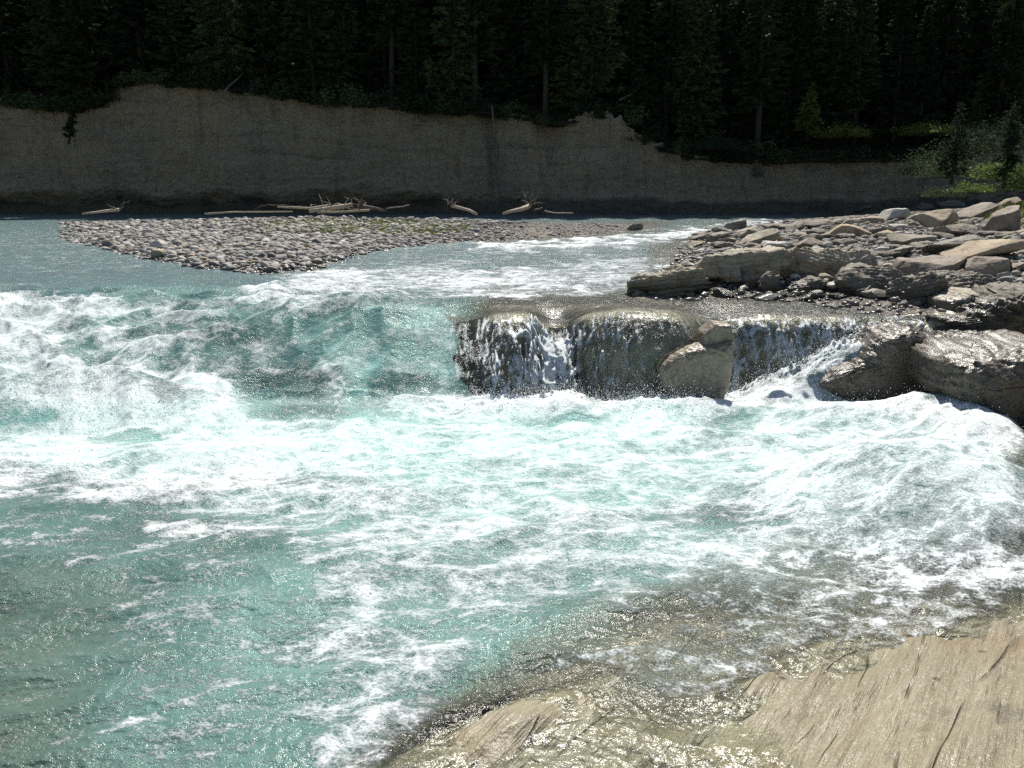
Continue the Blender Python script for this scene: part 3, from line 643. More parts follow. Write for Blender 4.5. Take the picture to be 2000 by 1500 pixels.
# bedrock blocks in and beside the falls: (px, py, w, h) of the outline in the photograph
E_ = lambda x, y, z: (x, y, z)
def outline_rock(name, pts, Y0, D, mat, seed, label, cat='boulder', rough=.05, strata=.02, flute=.03, top=.25, sub=6):
    """rock given by its front outline at distance Y0 and its real depth D; it narrows and rises to the back"""
    P = np.array([at_Y(px, py, Y0) for px, py in pts]); c = np.array([(P[:, 0].min() + P[:, 0].max()) / 2, 0, (P[:, 2].min() + P[:, 2].max()) / 2])
    th = np.arctan2(P[:, 2] - c[2], P[:, 0] - c[0]); rad = np.hypot(P[:, 0] - c[0], P[:, 2] - c[2]); o = np.argsort(th)
    # resample the outline so that straight edges stay straight
    th, X_, Z_ = th[o], P[o, 0] - c[0], P[o, 2] - c[2]
    Vd, F = ICO[sub]; t = np.arctan2(Vd[:, 2], Vd[:, 0]); lat = np.hypot(Vd[:, 0], Vd[:, 2])
    th2 = np.concatenate([th - 2 * np.pi, th, th + 2 * np.pi]); X2 = np.tile(X_, 3); Z2 = np.tile(Z_, 3)
    i = np.clip(np.searchsorted(th2, t) - 1, 0, len(th2) - 2); ax_, az_, bx_, bz_ = X2[i], Z2[i], X2[i + 1], Z2[i + 1]
    ct, st = np.cos(t), np.sin(t); den = ct * (bz_ - az_) - st * (bx_ - ax_); rr_ = (ax_ * (bz_ - az_) - az_ * (bx_ - ax_)) / np.where(np.abs(den) < 1e-6, 1e-6, den)
    rr_ = np.clip(rr_, .02, 3); cc = lat ** .30; sy = np.sign(Vd[:, 1]) * np.abs(Vd[:, 1]) ** .45
    cc = lat ** .40 if D > .8 else (lat ** .2 if D < .4 else lat ** .3)
    Q = np.stack([rr_ * cc * ct, D * sy, rr_ * cc * st], 1); back = np.maximum(0, sy)
    Q[:, 0] *= 1 - .15 * back; Q[:, 2] += top * back * D * .4 - .05 * back
    m = float(np.mean(rad)); off = np.random.default_rng(seed).uniform(0, 90, 3); nd = Vd
    Q = Q + nd * (fbm3(Q * 1.6 / m + off, 5, g=.55) * rough * 2.2 * m + fbm3(Q * 7 / m + off, 4, g=.6) * rough * .7 * m)[:, None]
    Q = Q + nd * ((ridge2(Q[:, 0] * 5, Q[:, 2] * .6 + seed, 4) - .5) * flute * (1 - np.abs(nd[:, 2])))[:, None]
    tt = (Q[:, 2] + .45 * Q[:, 0]) * 7 / m + fbm3(Q / m + off, 3) * 2; Q = Q + nd * ((tt - np.floor(tt) - .5) * strata * m)[:, None]
    return tag(obj(name, mesh_np(name, Q, F, M[mat]), None, (c[0], Y0 + D, c[2])), label, cat)
def at_Y(px, py, Y):
    a, b, c = ray(px, py); t = Y / b; return (a * t, Y, CAMZ + c * t)
outline_rock('boulder', [(1292, 795), (1287, 722), (1312, 702), (1352, 684), (1400, 674), (1437, 668), (1437, 702), (1430, 760), (1405, 806), (1320, 806)], 11.92, .35, 'block', 11, 'tan brown split rock block jutting out in the middle of the waterfall', rough=.035)
outline_rock('boulder', [(1368, 690), (1376, 652), (1398, 632), (1430, 636), (1440, 668), (1436, 690)], 12.1, .3, 'block', 12, 'small dark wet rock on top of the tan block amid the falls', rough=.05, sub=5)
outline_rock('boulder', [(1598, 756), (1640, 730), (1692, 712), (1716, 688), (1738, 660), (1790, 648), (1850, 664), (1882, 705), (1890, 770), (1866, 812), (1700, 812), (1652, 792), (1622, 768)], 11.75, .55, 'wetrock', 23, 'large dark wet rock between the white ramp and the right trickle', rough=.06, flute=.06, strata=.03)
outline_rock('rock_outcrop', [(1872, 770), (1884, 722), (1925, 704), (2010, 700), (2130, 690), (2190, 800), (2150, 960), (2020, 930), (1962, 866), (1925, 826), (1892, 800)], 10.2, 1.2, 'wetrock', 31, 'big glistening brown bedrock wall at the right edge beside the pool', 'rock', rough=.07, flute=.1, strata=.05, top=.1)
outline_rock('rock_outcrop', [(1828, 655), (1850, 632), (1885, 640), (1910, 622), (1960, 598), (2040, 575), (2150, 570), (2170, 720), (1990, 730), (1900, 718), (1865, 690)], 12.3, .9, 'slab_dark', 37, 'dark jagged bedrock hump right of the shallow water above the falls', 'rock', rough=.10, flute=.06, strata=.10, top=.1)
outline_rock('rock_outcrop', [(1846, 618), (1850, 590), (1900, 574), (1962, 578), (1978, 612), (1960, 645), (1870, 648)], 13.1, .7, 'slab', 41, 'pale flat-topped bedrock step with a dark undercut front at the water', 'rock', rough=.05, flute=.05, strata=.06, top=.1)
boulder('rock_outcrop', 1440, 530, 200, 60, 'slab', 43, 'long tan slab with a fluted vertical face left of the boulder field', 'rock', boxy=.7, cuts=9, rough=.16, tilt=6, dep=.5, sub=6, strata=.12, flute=.3)
boulder('rock_outcrop', 1315, 556, 190, 44, 'slab', 47, 'low ribbed bedrock tongue reaching left into the shallow water', 'rock', boxy=.3, cuts=8, rough=.26, tilt=8, dep=.6, sub=6, strata=.26)
boulder('rock_outcrop', 1600, 520, 130, 56, 'slab', 53, 'crumpled tan bedrock in the middle of the rocky bank', 'rock', boxy=.3, cuts=8, rough=.24, tilt=-10, dep=.7, sub=6, strata=.18)
boulder('rock_outcrop', 1672, 520, 90, 44, 'slab', 59, 'broken tan bedrock ridge right of the crumpled outcrop', 'rock', boxy=.3, cuts=8, rough=.24, tilt=12, dep=.7, sub=5, strata=.18)
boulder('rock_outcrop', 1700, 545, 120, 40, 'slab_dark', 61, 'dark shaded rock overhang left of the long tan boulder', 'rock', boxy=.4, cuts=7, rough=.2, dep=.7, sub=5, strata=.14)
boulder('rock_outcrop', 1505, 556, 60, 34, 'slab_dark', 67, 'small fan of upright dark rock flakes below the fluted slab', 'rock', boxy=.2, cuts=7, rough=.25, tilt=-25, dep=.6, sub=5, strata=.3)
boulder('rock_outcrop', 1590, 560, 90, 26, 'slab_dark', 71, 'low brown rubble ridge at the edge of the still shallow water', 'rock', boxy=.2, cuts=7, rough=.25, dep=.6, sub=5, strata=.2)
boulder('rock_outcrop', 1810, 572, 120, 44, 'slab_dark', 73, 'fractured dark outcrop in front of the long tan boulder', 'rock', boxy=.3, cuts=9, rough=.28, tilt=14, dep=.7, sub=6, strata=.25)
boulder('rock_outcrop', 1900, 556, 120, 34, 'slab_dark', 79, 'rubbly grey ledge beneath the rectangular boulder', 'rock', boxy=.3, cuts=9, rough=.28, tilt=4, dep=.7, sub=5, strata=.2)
BL = [
 (1660, 451, 91, 30, 'tanb', .3, 4, 'long rounded tan boulder near the top of the bank'),
 (1687, 432, 74, 15, 'tanb', .3, 4, 'flat pale tan boulder just behind the long rounded tan one'),
 (1604, 438, 84, 18, 'boulder', .5, 0, 'smooth grey loaf-shaped boulder left of the flat tan one'),
 (1835, 430, 72, 36, 'tanb', .4, 8, 'bright sunlit tan boulder with a pale top high on the bank'),
 (1916, 415, 98, 30, 'brown', .6, 22, 'long dark slab leaning up to the right near the grass'),
 (1970, 430, 75, 54, 'brown', .3, 10, 'big round dark brown boulder at the right edge'),
 (1876, 449, 102, 28, 'boulder', .5, 4, 'wide dark grey boulder below the leaning slab'),
 (1798, 467, 100, 26, 'boulder', .4, -4, 'broad brown boulder left of the layered dark rocks'),
 (1886, 482, 130, 36, 'slab_dark', .6, 8, 'layered dark boulder above the long tan-topped slab'),
 (1928, 490, 136, 34, 'tanb', .6, 8, 'long slab with a pale tan top at the right edge'),
 (1832, 522, 150, 46, 'brown', .6, 8, 'large tan brown boulder in front of the layered rocks'),
 (1942, 526, 108, 42, 'brown', .95, -2, 'rectangular block with a straight flat top at right'),
 (1591, 477, 68, 25, 'brown', .85, 0, 'squared brown block left of the cobble hollow'),
 (1482, 466, 80, 28, 'slab', .5, 22, 'slanted grey slab pointing at the rapids'),
 (1456, 455, 62, 26, 'slab', .5, 26, 'second slanted slab behind the first beside the rapids'),
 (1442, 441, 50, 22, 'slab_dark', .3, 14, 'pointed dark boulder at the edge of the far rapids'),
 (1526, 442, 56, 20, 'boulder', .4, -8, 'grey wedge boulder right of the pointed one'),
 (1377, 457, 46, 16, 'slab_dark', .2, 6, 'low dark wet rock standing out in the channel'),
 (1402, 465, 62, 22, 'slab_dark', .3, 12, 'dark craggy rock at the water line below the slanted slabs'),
 (1408, 478, 52, 12, 'brown', .2, 0, 'low brown wet rock right beside the dark channel'),
 (1520, 480, 66, 16, 'pale', .4, -2, 'pale flat boulder among cobbles left of the squared block'),
 (1755, 419, 63, 22, 'pale', .4, 6, 'grey white boulder at the top of the bank below the slope'),
 (1753, 444, 38, 13, 'pale', .3, 0, 'small pale boulder between two tan ones'),
 (1740, 458, 44, 14, 'tanb', .3, -10, 'small tan boulder right of the long rounded one'),
 (1790, 426, 40, 14, 'slab_dark', .4, 12, 'small dark boulder left of the sunlit tan one'),
 (1863, 398, 64, 13, 'boulder', .7, 2, 'thin flat slab high on the bank under the bushes'),
 (1955, 370, 64, 22, 'brown', .8, 4, 'dark squared block sitting in the leafy bank'),
 (1978, 398, 50, 18, 'boulder', .5, 10, 'half hidden boulder between the grass and the round brown one'),
 (1762, 492, 60, 26, 'slab_dark', .3, 20, 'sharp angular dark boulder in the middle of the bank'),
 (1730, 490, 36, 16, 'pale', .5, 0, 'small pale block left of the sharp angular boulder'),
 (1640, 560, 46, 20, 'pale', .2, 8, 'pale smooth oval boulder by the still shallow water'),
 (1503, 580, 48, 16, 'pale', .15, 2, 'white rounded boulder standing in the shallow water'),
 (1670, 562, 40, 16, 'pale', .3, -18, 'slanting pale stone just right of the smooth oval one'),
 (1718, 576, 66, 18, 'boulder', .4, 0, 'flat grey boulder at the edge of the olive shallow water'),
 (1946, 611, 36, 28, 'pale', .2, 10, 'pale round boulder tucked against the flat-topped step'),
 (1700, 405, 56, 16, 'slab_dark', .3, 12, 'dark shaded boulder where the bank meets the cliff foot'),
 (1812, 404, 44, 14, 'slab_dark', .4, -10, 'dark slanting rock under the shaded slope'),
 (1572, 520, 40, 22, 'slab', .4, 26, 'upright tan rock tooth beside the fluted slab'),
 (1905, 385, 40, 12, 'pale', .4, 0, 'small pale slab below the leafy block'),
 (1240, 442, 34, 20, 'slab_dark', .2, 0, 'lone dark boulder at the right tip of the gravel bar'),
]
for i, (px, py, w, h, mt, bx, tl, lab) in enumerate(BL):
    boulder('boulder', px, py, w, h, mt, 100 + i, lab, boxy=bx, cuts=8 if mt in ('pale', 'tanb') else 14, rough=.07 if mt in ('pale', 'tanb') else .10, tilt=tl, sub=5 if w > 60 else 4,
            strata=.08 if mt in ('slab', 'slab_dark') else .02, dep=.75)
boulder('boulder', 303, 497, 26, 22, 'tanb', 210, 'orange tan angular boulder at the near edge of the gravel bar', boxy=.4, cuts=7, rough=.1)
boulder('boulder', 285, 455, 24, 16, 'pale', 211, 'largest pale boulder up on the left part of the gravel bar', boxy=.3, cuts=6, rough=.08)
boulder('boulder', 310, 478, 26, 18, 'pale', 212, 'pale blocky boulder just above the orange tan one', boxy=.4, cuts=7, rough=.08)
boulder('boulder', 212, 476, 24, 14, 'brown', 213, 'wet dark boulder at the lower left edge of the gravel bar', boxy=.2, cuts=5, rough=.08)
boulder('boulder', 620, 512, 26, 15, 'boulder', 214, 'grey rounded boulder at the lowest right corner of the gravel bar', boxy=.2, cuts=5, rough=.08)
boulder('boulder', 480, 449, 22, 14, 'pale', 215, 'pale smooth boulder in the middle of the gravel bar', boxy=.2, cuts=4, rough=.06)

# angular broken rocks filling the bank between the boulders
AB = [mesh_np('rock', *rock_shape(500 + q, (1, .7, .45), .45, 14, .14, 4, .12), M['slab_dark' if q % 2 else 'boulder']) for q in range(8)]
rq = np.random.default_rng(77); na = 0
while na < 230:
    px_, py_ = rq.uniform(1300, 2010), rq.uniform(405, 605); x, y, z = hit(px_, py_)
    if polydist(np.array([x]), np.array([y]), SHOREU)[0] < .1 or y > 45 or x < 2: continue
    s_ = rq.uniform(12, 46) * (1.0 if py_ > 440 else .6) * y / FPX * .5; na += 1
    o = obj('broken_rock', AB[rq.integers(8)], None, (x, y, z + s_ * .15), (rq.uniform(-.3, .3), rq.uniform(-.4, .1), rq.uniform(-.8, .8)), (s_ * 1.2, s_, s_ * rq.uniform(.7, 1.3)))
    tag(o, 'small angular broken rock wedged between the boulders of the right bank', 'rock', 'broken rocks between the boulders')
# ------------------------------------------------------------------ cobbles
r = np.random.default_rng(21)
def cobble_base(k, sub):
    P, F = rock_shape(300 + k, (1, .78, .52), .12 if k % 3 else .35, 3 if k % 3 else 6, .06, sub); return P, F
def scatter(n, reg, seed):
    """random spots inside a photo region, on the ground"""
    rr = np.random.default_rng(seed); out = []
    (x0, x1), (y0, y1), cond = reg
    X = rr.uniform(x0, x1, n); Y = rr.uniform(y0, y1, n); k = cond(X, Y); return X[k], Y[k]
barc = lambda X, Y: (-polydist(X, Y, BARF) > -.25) & (polydist(X, Y, BARB) > .2)
CB = [mesh_np('cobble', *cobble_base(k, 3), M['cobble']) for k in range(8)]
sandy = lambda X, Y: fbm2(X * .28 + 4, Y * .28, 3)
X, Y = scatter(170000, ((-26, 9), (17, 42), barc), 5)
far = sstep(19, 40, Y)
wgt = np.exp(-far * 1.0) * (1 - .75 * sstep(-1.5, 1.0, X)) * np.where(sandy(X, Y) > .12, .5, 1)
S = np.random.default_rng(6).lognormal(-3.12, .5, len(X)) * (1 + .25 * (X < -2)); S = np.clip(S, .02, .17) * (1 - .35 * sstep(-1, 2, X))
keep = np.random.default_rng(7).random(len(X)) < wgt; X, Y, S = X[keep], Y[keep], S[keep]
Z = bed(X, Y); scr = S / Y; order = np.argsort(-scr)
NBAR = 250
def place_cobbles(X, Y, Z, S, label, group, seed):
    rr = random.Random(seed)
    for x, y, z, s in zip(X, Y, Z, S):
        o = obj('cobble', CB[rr.randrange(8)], None, (float(x), float(y), float(z + s * .22)), (rr.uniform(-.35, .35), rr.uniform(-.35, .35), rr.uniform(0, 6.28)), (float(s), float(s * rr.uniform(.8, 1.2)), float(s * rr.uniform(.8, 1.3))))
        tag(o, label, 'cobble', group)
k = order[:NBAR]
place_cobbles(X[k], Y[k], Z[k], S[k], 'rounded river cobble lying among others on the gravel bar', 'larger cobbles on the gravel bar', 1)
def merged(name, X, Y, Z, S, subs, seed, mat, label):
    rr = np.random.default_rng(seed); VV, FF, TT = [], [], []; off = 0
    bases = {s: [cobble_base(q, s) for q in range(6)] for s in set(subs)}
    for x, y, z, s, sb in zip(X, Y, Z, S, subs):
        P, F = bases[sb][rr.integers(6)]; a = rr.uniform(0, 6.28); c, q = math.cos(a), math.sin(a); tz = rr.uniform(-.3, .3)
        Q = P * np.array([s, s, s * rr.uniform(.8, 1.3)]); Q = np.stack([Q[:, 0] * c - Q[:, 1] * q, Q[:, 0] * q + Q[:, 1] * c, Q[:, 2] + tz * Q[:, 0]], 1) + np.array([x, y, z + s * .2])
        VV.append(Q); FF.append(F + off); off += len(Q); TT.append(np.full(len(Q), rr.random()))
    return tag(obj(name, mesh_np(name, np.concatenate(VV), np.concatenate(FF), M[mat], True, {'tone': np.concatenate(TT)})), label, 'gravel', None, 'stuff')
k = order[NBAR:NBAR + 44000]
merged('bar_gravel', X[k], Y[k], Z[k], S[k], [2 if q < 5000 else 1 for q in range(len(k))], 4, 'cobbles', 'grey and tan gravel and small cobbles covering the low bar')
bank = lambda X, Y: (polydist(X, Y, SHOREU) > -.25) & (polydist(X, Y, SHOREU) < 13) & (X > 2)
X, Y = scatter(26000, ((1.5, 24), (13.0, 45), bank), 15)
S = np.clip(np.random.default_rng(16).lognormal(-3.05, .5, len(X)), .02, .17) ; Z = bed(X, Y); pxs, pys = to_px(X, Y, Z)
kk = (pxs < 2150) & (np.random.default_rng(1).random(len(X)) < np.clip(1.3 - (Y - 13) / 30, .3, 1)); X, Y, S, Z = X[kk], Y[kk], S[kk], Z[kk]
order = np.argsort(-S / Y); k = order[:50]
place_cobbles(X[k], Y[k], Z[k], S[k], 'rounded stone lying between the boulders of the right bank', 'loose stones on the right bank', 2)
k = order[50:12000]
merged('bank_gravel', X[k], Y[k], Z[k], S[k], [2 if q < 2500 else 1 for q in range(len(k))], 8, 'cobbles', 'loose gravel and small stones between the boulders of the right bank')

# ------------------------------------------------------------------ cliff and forested hillside
TOP = [(-700, 150), (-200, 170), (0, 186), (60, 190), (100, 198), (210, 206), (255, 192), (300, 152), (345, 142), (372, 156), (450, 158), (540, 172), (620, 186), (700, 191), (830, 206), (960, 212),
       (1080, 234), (1110, 232), (1150, 212), (1195, 228), (1240, 268), (1320, 300), (1450, 308), (1560, 304), (1700, 304), (1820, 296), (1900, 262), (2050, 215), (2300, 150), (2800, 100)]
def top_z(x, Y=62.5):
    px = 1000 + FPX * x / Y * CP
    py = np.interp(px, [a for a, b in TOP], [b for a, b in TOP])
    b = (750 - py) / FPX; return CAMZ + Y * (-SP + b * CP) / (CP + b * SP)
def cliff_base(x): return 61.0 + 1.6 * fbm2(x * .06, x * 0 + 3, 3) - .0 * x
xs = np.arange(-80, 80, .11).astype(np.float32); vs = np.linspace(0, 1, 190).astype(np.float32)
CX, CV = np.meshgrid(xs, vs)
tz = top_z(CX) + .35 * fbm2(CX * .7, CX * 0, 4) + .5 * fbm2(CX * 1.9, CX * 0 + 7, 4); zb = 1.0
CZ = zb + (tz - zb) * CV
CY = cliff_base(CX) + 2.2 * CV + .30 * ridge2(CX * .35, CZ * .06, 3) + .55 * fbm2(CX * .6, CZ * .35, 5) + .12 * ridge2(CX * 1.3, CZ * .12, 3) + .20 * fbm2(CX * 2, CZ * 3, 5)
under = sstep(3.4, 2.2, CZ + .9 * fbm2(CX * .25, CX * 0 + 5, 4)) * sstep(2, -8, CX); CY = CY + 1.3 * under
for gx, gw in ((-1.7, .5), (2.6, 1.0)):
    CY = CY + 1.0 * np.exp(-((CX - gx - .6 * (1 - CV)) / gw) ** 2) * (.3 + CV)
n0, n1 = CX.shape; I = np.arange(n0 * n1).reshape(n0, n1)
F = np.stack([I[:-1, :-1], I[:-1, 1:], I[1:, 1:], I[1:, :-1]], -1).reshape(-1, 4)
tag(obj('cliff', mesh_np('cliff', np.stack([CX, CY, CZ], -1).reshape(-1, 3), F, M['cliff'])), kind='structure')
def hill_z(x, y): return top_z(x) - .12 + .42 * np.maximum(0, y - 63.2) + .5 * fbm2(x * .25, y * .25, 4) * sstep(63.2, 66, y)
hx = np.arange(-100, 100, .6).astype(np.float32); hy = np.concatenate([np.arange(62.7, 70, .35), np.arange(70, 150, 1.2)]).astype(np.float32)
HX, HY = np.meshgrid(hx, hy); HZ = hill_z(HX, HY); HZ[0] -= .25
n0, n1 = HX.shape; I = np.arange(n0 * n1).reshape(n0, n1); F = np.stack([I[:-1, :-1], I[:-1, 1:], I[1:, 1:], I[1:, :-1]], -1).reshape(-1, 4)
tag(obj('hillside', mesh_np('hillside', np.stack([HX, HY, HZ], -1).reshape(-1, 3), F, M['moss'])), kind='structure')
V = np.array([[-500, -400, -2.2], [500, -400, -2.2], [500, 62.9, -2.2], [-500, 62.9, -2.2]]); 
tag(obj('ground', mesh_np('ground', V, np.array([[0, 1, 2, 3]]), M['ground'], False)), kind='structure')

# ------------------------------------------------------------------ plants
def tube(pts, rad, n=7, jag=0, seed=0):
    pts = np.array(pts, float); rr = np.random.default_rng(seed); V = []; k = len(pts)
    for i, p in enumerate(pts):
        t = pts[min(i + 1, k - 1)] - pts[max(i - 1, 0)]; t /= np.linalg.norm(t) + 1e-9
        a = np.cross(t, [0, 0, 1.0]); a = a if np.linalg.norm(a) > .05 else np.cross(t, [0, 1.0, 0]); a /= np.linalg.norm(a); b = np.cross(t, a)
        for j in range(n):
            th = 2 * math.pi * j / n; q = rad[i] * (1 + jag * rr.normal()); V.append(p + a * math.cos(th) * q + b * math.sin(th) * q)
    V.append(pts[0]); V.append(pts[-1]); F = []
    for i in range(k - 1):
        for j in range(n):
            a, b, c, d = i * n + j, i * n + (j + 1) % n, (i + 1) * n + (j + 1) % n, (i + 1) * n + j; F += [[a, b, c], [a, c, d]]
    for j in range(n): F += [[(j + 1) % n, j, k * n], [(k - 1) * n + j, (k - 1) * n + (j + 1) % n, k * n + 1]]
    return np.array(V), np.array(F)
def join(parts):
    V = []; F = []; o = 0
    for v, f in parts: V.append(v); F.append(np.asarray(f) + o); o += len(v)
    return np.concatenate(V), np.concatenate(F)
def blades(base, direc, length, width, rr):
    """thin triangles: base points, directions, lengths"""
    n = len(base); side = np.cross(direc, rr.normal(size=(n, 3))); side /= np.linalg.norm(side, axis=1)[:, None] + 1e-9
    V = np.stack([base - side * width[:, None], base + side * width[:, None], base + direc * length[:, None]], 1).reshape(-1, 3)
    return V, np.arange(3 * n).reshape(-1, 3)
def conifer(seed, H, Rr, z0, nb=9, dens=9, droop=.35, twig=.42, wid=.11, gap=.45):
    rr = np.random.default_rng(seed); B = []; D = []; L = []; z = z0; br = []
    while z < H * .985:
        f = (z - z0) / (H - z0); R0 = Rr * (1 - f) ** .8 * (.55 + .45 * min(1, f * 5 + .3))
        for q in range(nb):
            if rr.random() < .18: continue
            a = rr.uniform(0, 6.28); Lb = R0 * rr.uniform(.55, 1.15); m = max(3, int(dens * Lb / Rr * 1.5) + 2)
            t = rr.random(m) ** .8; zz = z + rr.uniform(-.2, .2) - droop * Lb * t + .22 * Lb * t * t
            c, s = math.cos(a), math.sin(a); P = np.stack([c * Lb * t, s * Lb * t, zz], 1) + rr.normal(0, .05, (m, 3))
            sg = rr.choice([-1, 1], m) * rr.uniform(.2, 1.2, m); d = np.stack([c - s * sg, s + c * sg, rr.uniform(-.75, .1, m)], 1); d /= np.linalg.norm(d, axis=1)[:, None]
            B.append(P); D.append(d); L.append(twig * rr.uniform(.6, 1.4, m) * (1 - .4 * f))
            if Lb > .8 and rr.random() < .5: br.append(([(0, 0, z), (c * Lb * .5, s * Lb * .5, z - droop * Lb * .4), (c * Lb * .95, s * Lb * .95, z - droop * Lb * .75)], [.03, .02, .006]))
        z += gap * (1 - .45 * f) * rr.uniform(.8, 1.2)
    B = np.concatenate(B); D = np.concatenate(D); L = np.concatenate(L)
    crown = blades(B, D, L, wid * L / twig * (.8 + .4 * rr.random(len(L))), rr)
    crown2 = blades(B, D * np.array([1, 1, .3]) + rr.normal(0, .35, D.shape), L * .8, wid * L / twig, rr)
    trunk = join([tube([(0, 0, -.5), (.03, 0, H * .3), (0, .04, H * .65), (0, 0, H)], [H * .0125 + .05, H * .010 + .03, H * .006 + .02, .01], 8, .06, seed)] + [tube(p, w, 4) for p, w in br])
    return join([crown, crown2]), trunk
def leafy(seed, Rx, Rz, n, leaf, zc=None):
    rr = np.random.default_rng(seed); cl = rr.normal(size=(max(6, n // 90), 3)); cl /= np.linalg.norm(cl, axis=1)[:, None]; cl *= rr.uniform(.3, 1, (len(cl), 1))
    c = cl[rr.integers(len(cl), size=n)] + rr.normal(0, .20, (n, 3)); c[:, 2] = np.abs(c[:, 2]); P = c * [Rx, Rx, Rz]
    d = rr.normal(size=(n, 3)); d[:, 2] = np.abs(d[:, 2]) * .5 - .1; d /= np.linalg.norm(d, axis=1)[:, None]
    s = np.cross(d, rr.normal(size=(n, 3))); s /= np.linalg.norm(s, axis=1)[:, None]; l = leaf * rr.uniform(.6, 1.4, n)[:, None]
    V = np.stack([P - d * l, P + s * l * .38, P + d * l, P - s * l * .38], 1).reshape(-1, 3); q = np.arange(4 * n).reshape(-1, 4)
    F = np.concatenate([q[:, [0, 1, 2]], q[:, [0, 2, 3]]])
    stems = [tube([(0, 0, -.1), tuple(k * [Rx * .4, Rx * .4, Rz * .5]), tuple(k * [Rx, Rx, Rz] * .9)], [.02, .012, .004], 4) for k in np.abs(cl) * np.sign(cl) if True]
    for v, f in stems: v[:, 2] = np.maximum(v[:, 2], -.1)
    return (V, F), join(stems)
def plant(name, label, cat, cm, tm, loc, rz, scl, group, cmat, tmat, cname='crown', tname='trunk', lean=(0, 0)):
    e = empty(name, loc, rz); e.scale = (scl,) * 3; e.rotation_euler = (lean[0], lean[1], rz); tag(e, label, cat, group)
    obj(cname, cm, e); obj(tname, tm, e); return e
CON = []
for k, (H, Rr, z0, dn, dr) in enumerate([(15, 2.8, 1.0, 18, .35), (17, 2.6, .8, 19, .45), (13, 2.5, .4, 20, .3), (18, 2.3, 4.0, 16, .5), (14, 3.0, .6, 18, .25), (16, 2.2, 1.2, 17, .5)]):
    c, t = conifer(40 + k, H, Rr, z0, 10, dn, dr)
    CON.append((mesh_np('crown', *c, M['needle'], False), mesh_np('trunk', *t, M['bark'] if k != 3 else M['palebark'])))
rr = random.Random(9)
pos = []
for (ya, yb_, dx, hw) in ((64.2, 66.2, 2.1, 48), (67, 69.5, 2.2, 52), (70.5, 73.5, 2.4, 54), (75, 78, 2.7, 58), (80, 85, 3.2, 62)):
    x = -hw
    while x < hw:
        pos.append((x + rr.uniform(-.8, .8), rr.uniform(ya, yb_))); x += dx * rr.uniform(.75, 1.25)
print('trees', len(pos))
for x, y in pos:
    k = rr.randrange(6); c, t = CON[k]
    z = float(hill_z(np.float32(x), np.float32(y)))
    plant('spruce_tree', 'dark spruce standing in the shaded forest above the gravel cliff', 'tree', c, t, (x, y, z - .1), rr.uniform(0, 6.28), rr.uniform(.75, 1.12), 'dark spruces of the shaded forest', None, None,
          lean=(rr.uniform(-.04, .04), rr.uniform(-.04, .04)))
# brush along the cliff edge
SHR = []
for k in range(4):
    c, t = leafy(70 + k, 1.0, .9, 900, .11); SHR.append((mesh_np('foliage', *c, M['needle'], False), mesh_np('stem', *t, M['bark'])))
x = -44
while x < 44:
    y = 63.6 + rr.uniform(-.5, .7); z = float(top_z(np.float32(x))) ; k = rr.randrange(4)
    plant('shrub', 'dark low shrub hanging over the rim of the gravel cliff', 'shrub', *SHR[k], (x, y - .2, z - .45), rr.uniform(0, 6), rr.uniform(.8, 1.6), 'dark shrubs along the cliff rim', None, None, 'foliage', 'stem')
    x += rr.uniform(.8, 1.5)
def at_Y(px, py, Y):
    a, b, c = ray(px, py); t = Y / b; return (a * t, Y, CAMZ + c * t)
# plants one can single out
def one_leafy(px, py, Y, Rx, Rz, n, leaf, mat, label, name='shrub', seed=5):
    x, y, z = at_Y(px, py, Y); c, t = leafy(seed, Rx, Rz, n, leaf)
    plant(name, label, 'shrub', mesh_np('foliage', *c, M[mat], False), mesh_np('stem', *t, M['bark']), (x, y, z), 0, 1, None, None, None, 'foliage', 'stem')
def one_conifer(px, py, Y, H, Rr, label, seed, mat='needle', z0=.2, lean=(0, 0), tw=.2, dens=10, gap=.2, name='young_spruce'):
    x, y, z = at_Y(px, py, Y); c, t = conifer(seed, H, Rr, z0, 8, dens, .2, tw, tw * .22, gap)
    plant(name, label, 'tree', mesh_np('crown', *c, M[mat], False), mesh_np('trunk', *t, M['bark']), (x, y, z), 0, 1, None, None, None, lean=lean)
gx = hit(1950, 362); 
one_leafy(2010, 372, 33, 1.3, 1.1, 3800, .045, 'leaf', 'bright sunlit leafy bush above the boulders at the right edge', seed=91)
one_leafy(1950, 350, 36, 1.1, .7, 2200, .055, 'leaf', 'yellow green bush below the young spruce at right', seed=92)
one_leafy(1900, 375, 34, .9, .5, 1200, .05, 'leaf', 'low green plants just above the thin flat slab', seed=93)
one_leafy(1850, 345, 44, 1.8, 1.5, 2600, .07, 'needle', 'dark green bush on the shaded slope right of the cliff', seed=94)
one_leafy(1790, 340, 50, 1.6, 1.3, 2200, .07, 'needle', 'small dark bush where the cliff ends on the right', seed=95)
one_leafy(1905, 300, 50, 2.0, 1.5, 3000, .07, 'needle', 'wide dark bush where the shaded slope meets the forest edge', seed=86)
one_leafy(1985, 290, 46, 2.0, 1.7, 3000, .07, 'needle', 'tall dark bush at the right edge above the leafy bank', seed=87)
one_leafy(1840, 385, 47, 1.3, .6, 1600, .06, 'needle', 'low dark scrub just above the shaded boulders on the right bank', seed=88)
one_leafy(1770, 196, 68, 1.6, 2.0, 1600, .10, 'leaf', 'pale leafy bush glowing between two dark trunks', seed=96)
one_leafy(1650, 268, 61.6, 1.9, .9, 2200, .09, 'grass', 'yellow green grassy clump hanging over the cliff rim', seed=97)
one_leafy(1400, 292, 61.8, 2.2, .9, 2200, .09, 'needle', 'broad dark mossy clump where the cliff rim dips', seed=98)
one_leafy(1820, 262, 60.5, 2.8, .8, 2600, .08, 'grass', 'long green grassy rim sloping up to the right', seed=99)
